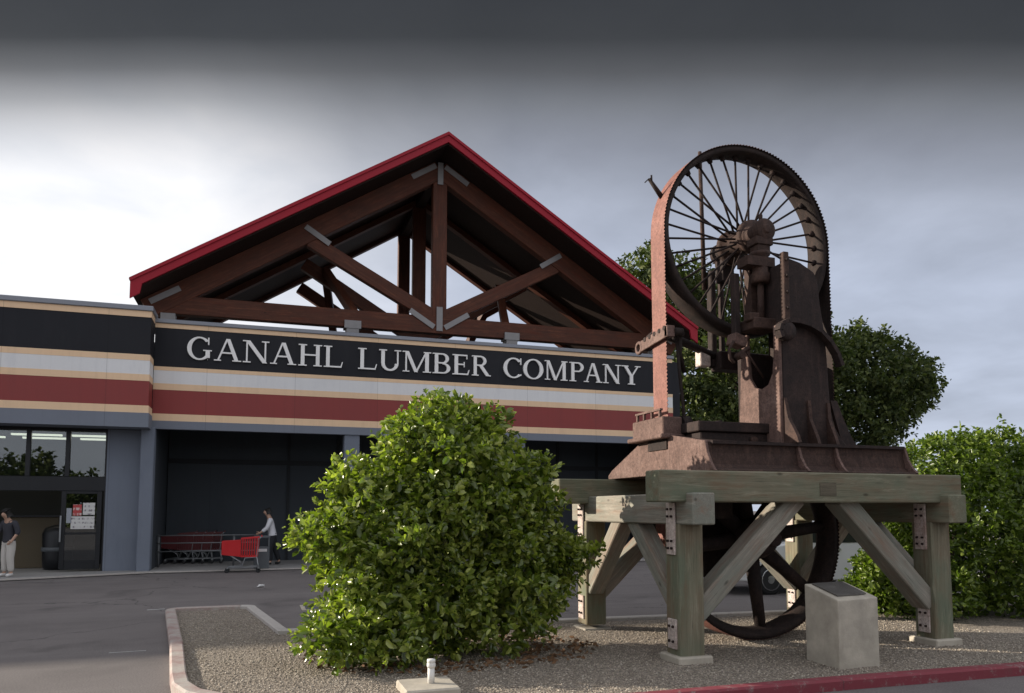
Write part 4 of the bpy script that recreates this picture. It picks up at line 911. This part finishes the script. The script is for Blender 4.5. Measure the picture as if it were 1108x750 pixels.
# ------------------------------------------------------------------ shopping carts, rail, bin
def cart(loc, label, group, red):
    T = thing('shopping_cart', (0, 0, 0), label, 'shopping cart', group)
    # front points to -x
    def shell(x0, x1, w0, w1, zb0, zb1, zt0, zt1, t=.02):
        mb = MB(); vs = [(x0, -w0, zb0), (x0, w0, zb0), (x1, w1, zb1), (x1, -w1, zb1), (x0, -w0-.03, zt0), (x0, w0+.03, zt0), (x1, w1+.03, zt1), (x1, -w1-.03, zt1)]
        mb.add(vs, [(0, 1, 2, 3), (0, 4, 5, 1), (1, 5, 6, 2), (3, 2, 6, 7), (0, 3, 7, 4)]); return mb
    shell(-.50, -.02, .19, .23, .50, .44, .86, .88).build('basket', red, T, solid=.02)
    sl = MB()
    for k in range(7):
        x = .02+k*.062
        for s in (-1, 1): sl.beam((x, s*.235, .45), (x+.01, s*.28, .93), .03, .014, (0, 1, 0))
    for s in (-1, 1):
        sl.beam((-.02, s*.28, .92), (.46, s*.285, .96), .03, .03); sl.beam((-.02, s*.23, .44), (.42, s*.24, .44), .03, .03)
    for k in range(8): y = -.23+k*.066; sl.beam((.42, y, .44), (.46, y*1.18, .95), .03, .012, (1, 0, 0))
    sl.box(-.02, .42, -.23, .23, .43, .445); sl.build('seat_section', red, T)
    MB().cyl((.52, -.27, .99), (.52, .27, .99), .02).build('handle', red, T)
    fr = MB()
    for s in (-1, 1):
        fr.tube([(.52, s*.25, .98), (.44, s*.25, .9), (.40, s*.25, .42), (.10, s*.24, .40), (.02, s*.23, .18), (-.35, s*.18, .15)], .013, 8)
        fr.tube([(.40, s*.25, .42), (.44, s*.25, .20), (.44, s*.25, .12)], .013, 8); fr.tube([(.44, s*.25, .16), (-.35, s*.18, .14)], .013, 8); fr.tube([(-.3, s*.19, .48), (-.02, s*.22, .30), (.02, s*.23, .18)], .012, 8)
    fr.cyl((.44, -.25, .15), (.44, .25, .15), .012); fr.cyl((-.35, -.18, .15), (-.35, .18, .15), .012); fr.build('frame', M['galv'], T)
    for x, wd in ((-.36, .18), (.44, .25)):
        for s in (-1, 1):
            wl = MB().lathe((x, s*wd-.015, .062), (0, 1, 0), [(0, .03), (0, .055), (.006, .062), (.026, .062), (.032, .055), (.032, .03)], 16).build('wheel', M['rubber'], T)
            MB().beam((x+.02, s*wd, .07), (x+.005, s*wd, .15), .045, .03, (0, 1, 0)).build('fork', M['galv'], wl)
    T.location = loc
    return T
c0 = cart((-.35, 22.35, GA), 'single red shopping cart left out on asphalt beside grey bin', None, M['plastic_red'])
gl = 'red shopping cart with shade in its colour, nested behind the rails'; gg = 'carts nested behind the rails'
c1 = cart((-2.25, 25.9, -.005), gl, gg, M['plastic_red_shaded'])
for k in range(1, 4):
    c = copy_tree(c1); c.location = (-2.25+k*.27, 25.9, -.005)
RL = thing('cart_rail', (-1.6, 24.3, 0), 'three-bar grey pipe rail fencing the covered cart bay', 'rail')
for zz_ in (.91, .69, .45): MB().cyl((-2.7, 24.3, zz_), (.1, 24.3, zz_), .018).build('bar', M['pipe'], RL)
for x in (-2.65, -.6, .08): MB().cyl((x, 24.34, -.02), (x, 24.34, .93), .028).build('rail_post', M['pipe'], RL)
BN = thing('waste_bin', (.2, 22.9, 0), 'grey waste bin with white label and hooded opening', 'waste bin')
MB().box(-.03, .39, 22.8, 23.2, -.005, .62).build('body', M['plastic_grey'], BN, bevel=.02)
mb = MB()
for x in (-.03, .345): mb.box(x, x+.045, 22.8, 23.2, .60, .86)
mb.box(-.04, .40, 22.79, 23.21, .86, .92); mb.build('hood', M['plastic_grey'], BN, bevel=.01)
MB().box(.06, .32, 22.792, 22.799, .48, .56).build('label_plate', M['paper'], BN)

# ------------------------------------------------------------------ people
def skin(name, verts, edges, radii, m, parent, root=0, sub=2):
    me = bpy.data.meshes.new(name); o = bpy.data.objects.new(name, me); COL.objects.link(o)
    w = WLOC[parent.name]; me.from_pydata([tuple(Vector(v)) for v in verts], edges, []); me.materials.append(m)
    at = me.attributes.new('gc', 'FLOAT_VECTOR', 'POINT'); at.data.foreach_set('vector', np.array(verts, 'f').ravel())
    o.parent = parent; WLOC[o.name] = w
    md = o.modifiers.new('skin', 'SKIN'); md.use_smooth_shade = True; md.branch_smoothing = .6
    for i, sv in enumerate(me.skin_vertices[0].data):
        r = radii[i]; sv.radius = r if isinstance(r, tuple) else (r, r); sv.use_root = (i == root)
    s2 = o.modifiers.new('sub', 'SUBSURF'); s2.levels = sub; s2.render_levels = sub
    return o
def person(loc, yaw, label, J, mats, group=None):
    """J: joints in person space, facing -y. mats: shirt, trousers, shoes, hair"""
    T = thing('person', (0, 0, 0), label, 'person')
    names = ['pelvis', 'waist', 'chest', 'neck', 'head0', 'head1', 'head2', 'hipL', 'kneeL', 'ankL', 'toeL', 'hipR', 'kneeR', 'ankR', 'toeR', 'shL', 'elL', 'wrL', 'haL', 'shR', 'elR', 'wrR', 'haR', 'nose']
    rad = [(.14, .11), (.135, .10), (.16, .11), .062, (.07, .08), (.092, .11), (.07, .085), .085, .058, .04, .032, .085, .058, .04, .032, .055, .042, .03, .034, .055, .042, .03, .034, .012]
    ed = [('pelvis', 'waist'), ('waist', 'chest'), ('chest', 'neck'), ('neck', 'head0'), ('head0', 'head1'), ('head1', 'head2'), ('head1', 'nose'),
          ('pelvis', 'hipL'), ('hipL', 'kneeL'), ('kneeL', 'ankL'), ('ankL', 'toeL'), ('pelvis', 'hipR'), ('hipR', 'kneeR'), ('kneeR', 'ankR'), ('ankR', 'toeR'),
          ('chest', 'shL'), ('shL', 'elL'), ('elL', 'wrL'), ('wrL', 'haL'), ('chest', 'shR'), ('shR', 'elR'), ('elR', 'wrR'), ('wrR', 'haR')]
    ix = {k: i for i, k in enumerate(names)}; Vv = [J[k] for k in names]
    skin('body', Vv, [(ix[a], ix[b]) for a, b in ed], rad, M['skin'], T)
    def sub(nm, keys, eds, rr, m, root=0):
        skin(nm, [J[k] if isinstance(k, str) else k for k in keys], eds, rr, m, T, root)
    def along(a, b, t): return tuple(Vector(J[a]).lerp(Vector(J[b]), t))
    sub('shirt', ['waist', 'chest', 'shL', 'elL', along('elL', 'wrL', mats[4]), 'shR', 'elR', along('elR', 'wrR', mats[4]), along('chest', 'neck', .55), along('pelvis', 'waist', -.5)],
        [(0, 1), (1, 2), (2, 3), (3, 4), (1, 5), (5, 6), (6, 7), (1, 8), (0, 9)], [(.165, .13), (.19, .135), .082, .066, .054, .082, .066, .054, (.08, .075), (.185, .155)], M[mats[0]])
    sub('trousers', ['pelvis', 'hipL', 'kneeL', along('kneeL', 'ankL', .93), 'hipR', 'kneeR', along('kneeR', 'ankR', .93), along('pelvis', 'waist', .9)],
        [(0, 1), (1, 2), (2, 3), (0, 4), (4, 5), (5, 6), (0, 7)], [(.165, .135), .125, .092, .072, .125, .092, .072, (.145, .115)], M[mats[1]])
    for s in 'LR':
        hl = Vector(J['ank'+s]); to = Vector(J['toe'+s]); sub('shoe', [tuple(hl+(hl-to)*.28+Vector((0, 0, -.03))), tuple(hl.lerp(to, .5)+Vector((0, 0, -.012))), tuple(to+(to-hl)*.12)], [(0, 1), (1, 2)], [.045, .047, .036], M[mats[2]])
    h = Vector(J['head2']); h1 = Vector(J['head1']); bk = Vector((0, .028, .0))
    sub('hair', [tuple(h1.lerp(h, .35)+Vector((0, .045, 0))), tuple(h+Vector((0, .015, .012))), tuple(h1.lerp(Vector(J['head0']), .35)+Vector((0, .06, 0)))], [(0, 1), (0, 2)], [(.088, .085), (.078, .085), (.06, .05)], M[mats[3]])
    for s in 'LR':                                   # fingers
        wv, hv = Vector(J['wr'+s]), Vector(J['ha'+s]); d = (hv-wv).normalized(); sd = d.cross(Vector((1, .2, 0))).normalized()
        for k in range(4):
            b = hv+sd*(.027-.018*k); l = (.065, .075, .07, .055)[k]; cur = d.cross(sd)*.02
            sub('finger', [tuple(b), tuple(b+d*l*.55+cur*.4), tuple(b+d*l+cur*1.4)], [(0, 1), (1, 2)], [.0095, .009, .0075], M['skin'])
        b = wv.lerp(hv, .55)+sd*.03; sub('thumb', [tuple(b), tuple(b+sd*.03+d*.03), tuple(b+sd*.035+d*.06)], [(0, 1), (1, 2)], [.011, .0105, .008], M['skin'])
    T.location = loc; T.rotation_euler.z = yaw
    return T
Jm = dict(pelvis=(0, .02, .92), waist=(0, .0, 1.06), chest=(0, -.05, 1.30), neck=(0, -.10, 1.47), head0=(0, -.14, 1.53), head1=(0, -.165, 1.60), head2=(0, -.16, 1.68), nose=(0, -.265, 1.585),
          hipL=(.09, .03, .86), kneeL=(.09, -.05, .49), ankL=(.09, -.02, .09), toeL=(.1, -.15, .045), hipR=(-.09, .03, .86), kneeR=(-.09, .10, .50), ankR=(-.09, .24, .10), toeR=(-.1, .12, .045),
          shL=(.19, -.05, 1.38), elL=(.22, -.14, 1.12), wrL=(.20, -.33, .98), haL=(.19, -.39, .955), shR=(-.19, -.05, 1.38), elR=(-.22, -.13, 1.11), wrR=(-.20, -.31, .97), haR=(-.19, -.37, .945))
person((.47, 24.35, -.005), R(-90), 'person in white shirt and dark trousers walking behind grey bin', Jm, ('shirt_white', 'trouser_dark', 'shoe', 'hair', .8))
Jw = dict(Jm); Jw.update(pelvis=(0, .0, .90), waist=(0, .0, 1.04), chest=(0, -.02, 1.27), neck=(0, -.07, 1.44), head0=(0, -.11, 1.49), head1=(0, -.145, 1.555), head2=(0, -.15, 1.63), nose=(0, -.235, 1.52),
          kneeL=(.09, -.03, .48), ankL=(.10, .02, .09), toeL=(.12, -.12, .045), kneeR=(-.09, -.02, .48), ankR=(-.10, .01, .09), toeR=(-.13, -.12, .045), hipL=(.09, .01, .84), hipR=(-.09, .01, .84),
          shL=(.18, -.01, 1.36), elL=(.25, .03, 1.10), wrL=(.21, -.10, .90), haL=(.20, -.14, .85), shR=(-.18, -.01, 1.36), elR=(-.22, -.10, 1.12), wrR=(-.08, -.27, 1.10), haR=(-.04, -.31, 1.12))
person((-5.83, 22.15, -.005), R(-35), 'person in dark top and cream trousers before the open doorway', Jw, ('shirt_dark', 'trouser_cream', 'shoe_white', 'hair', .35))
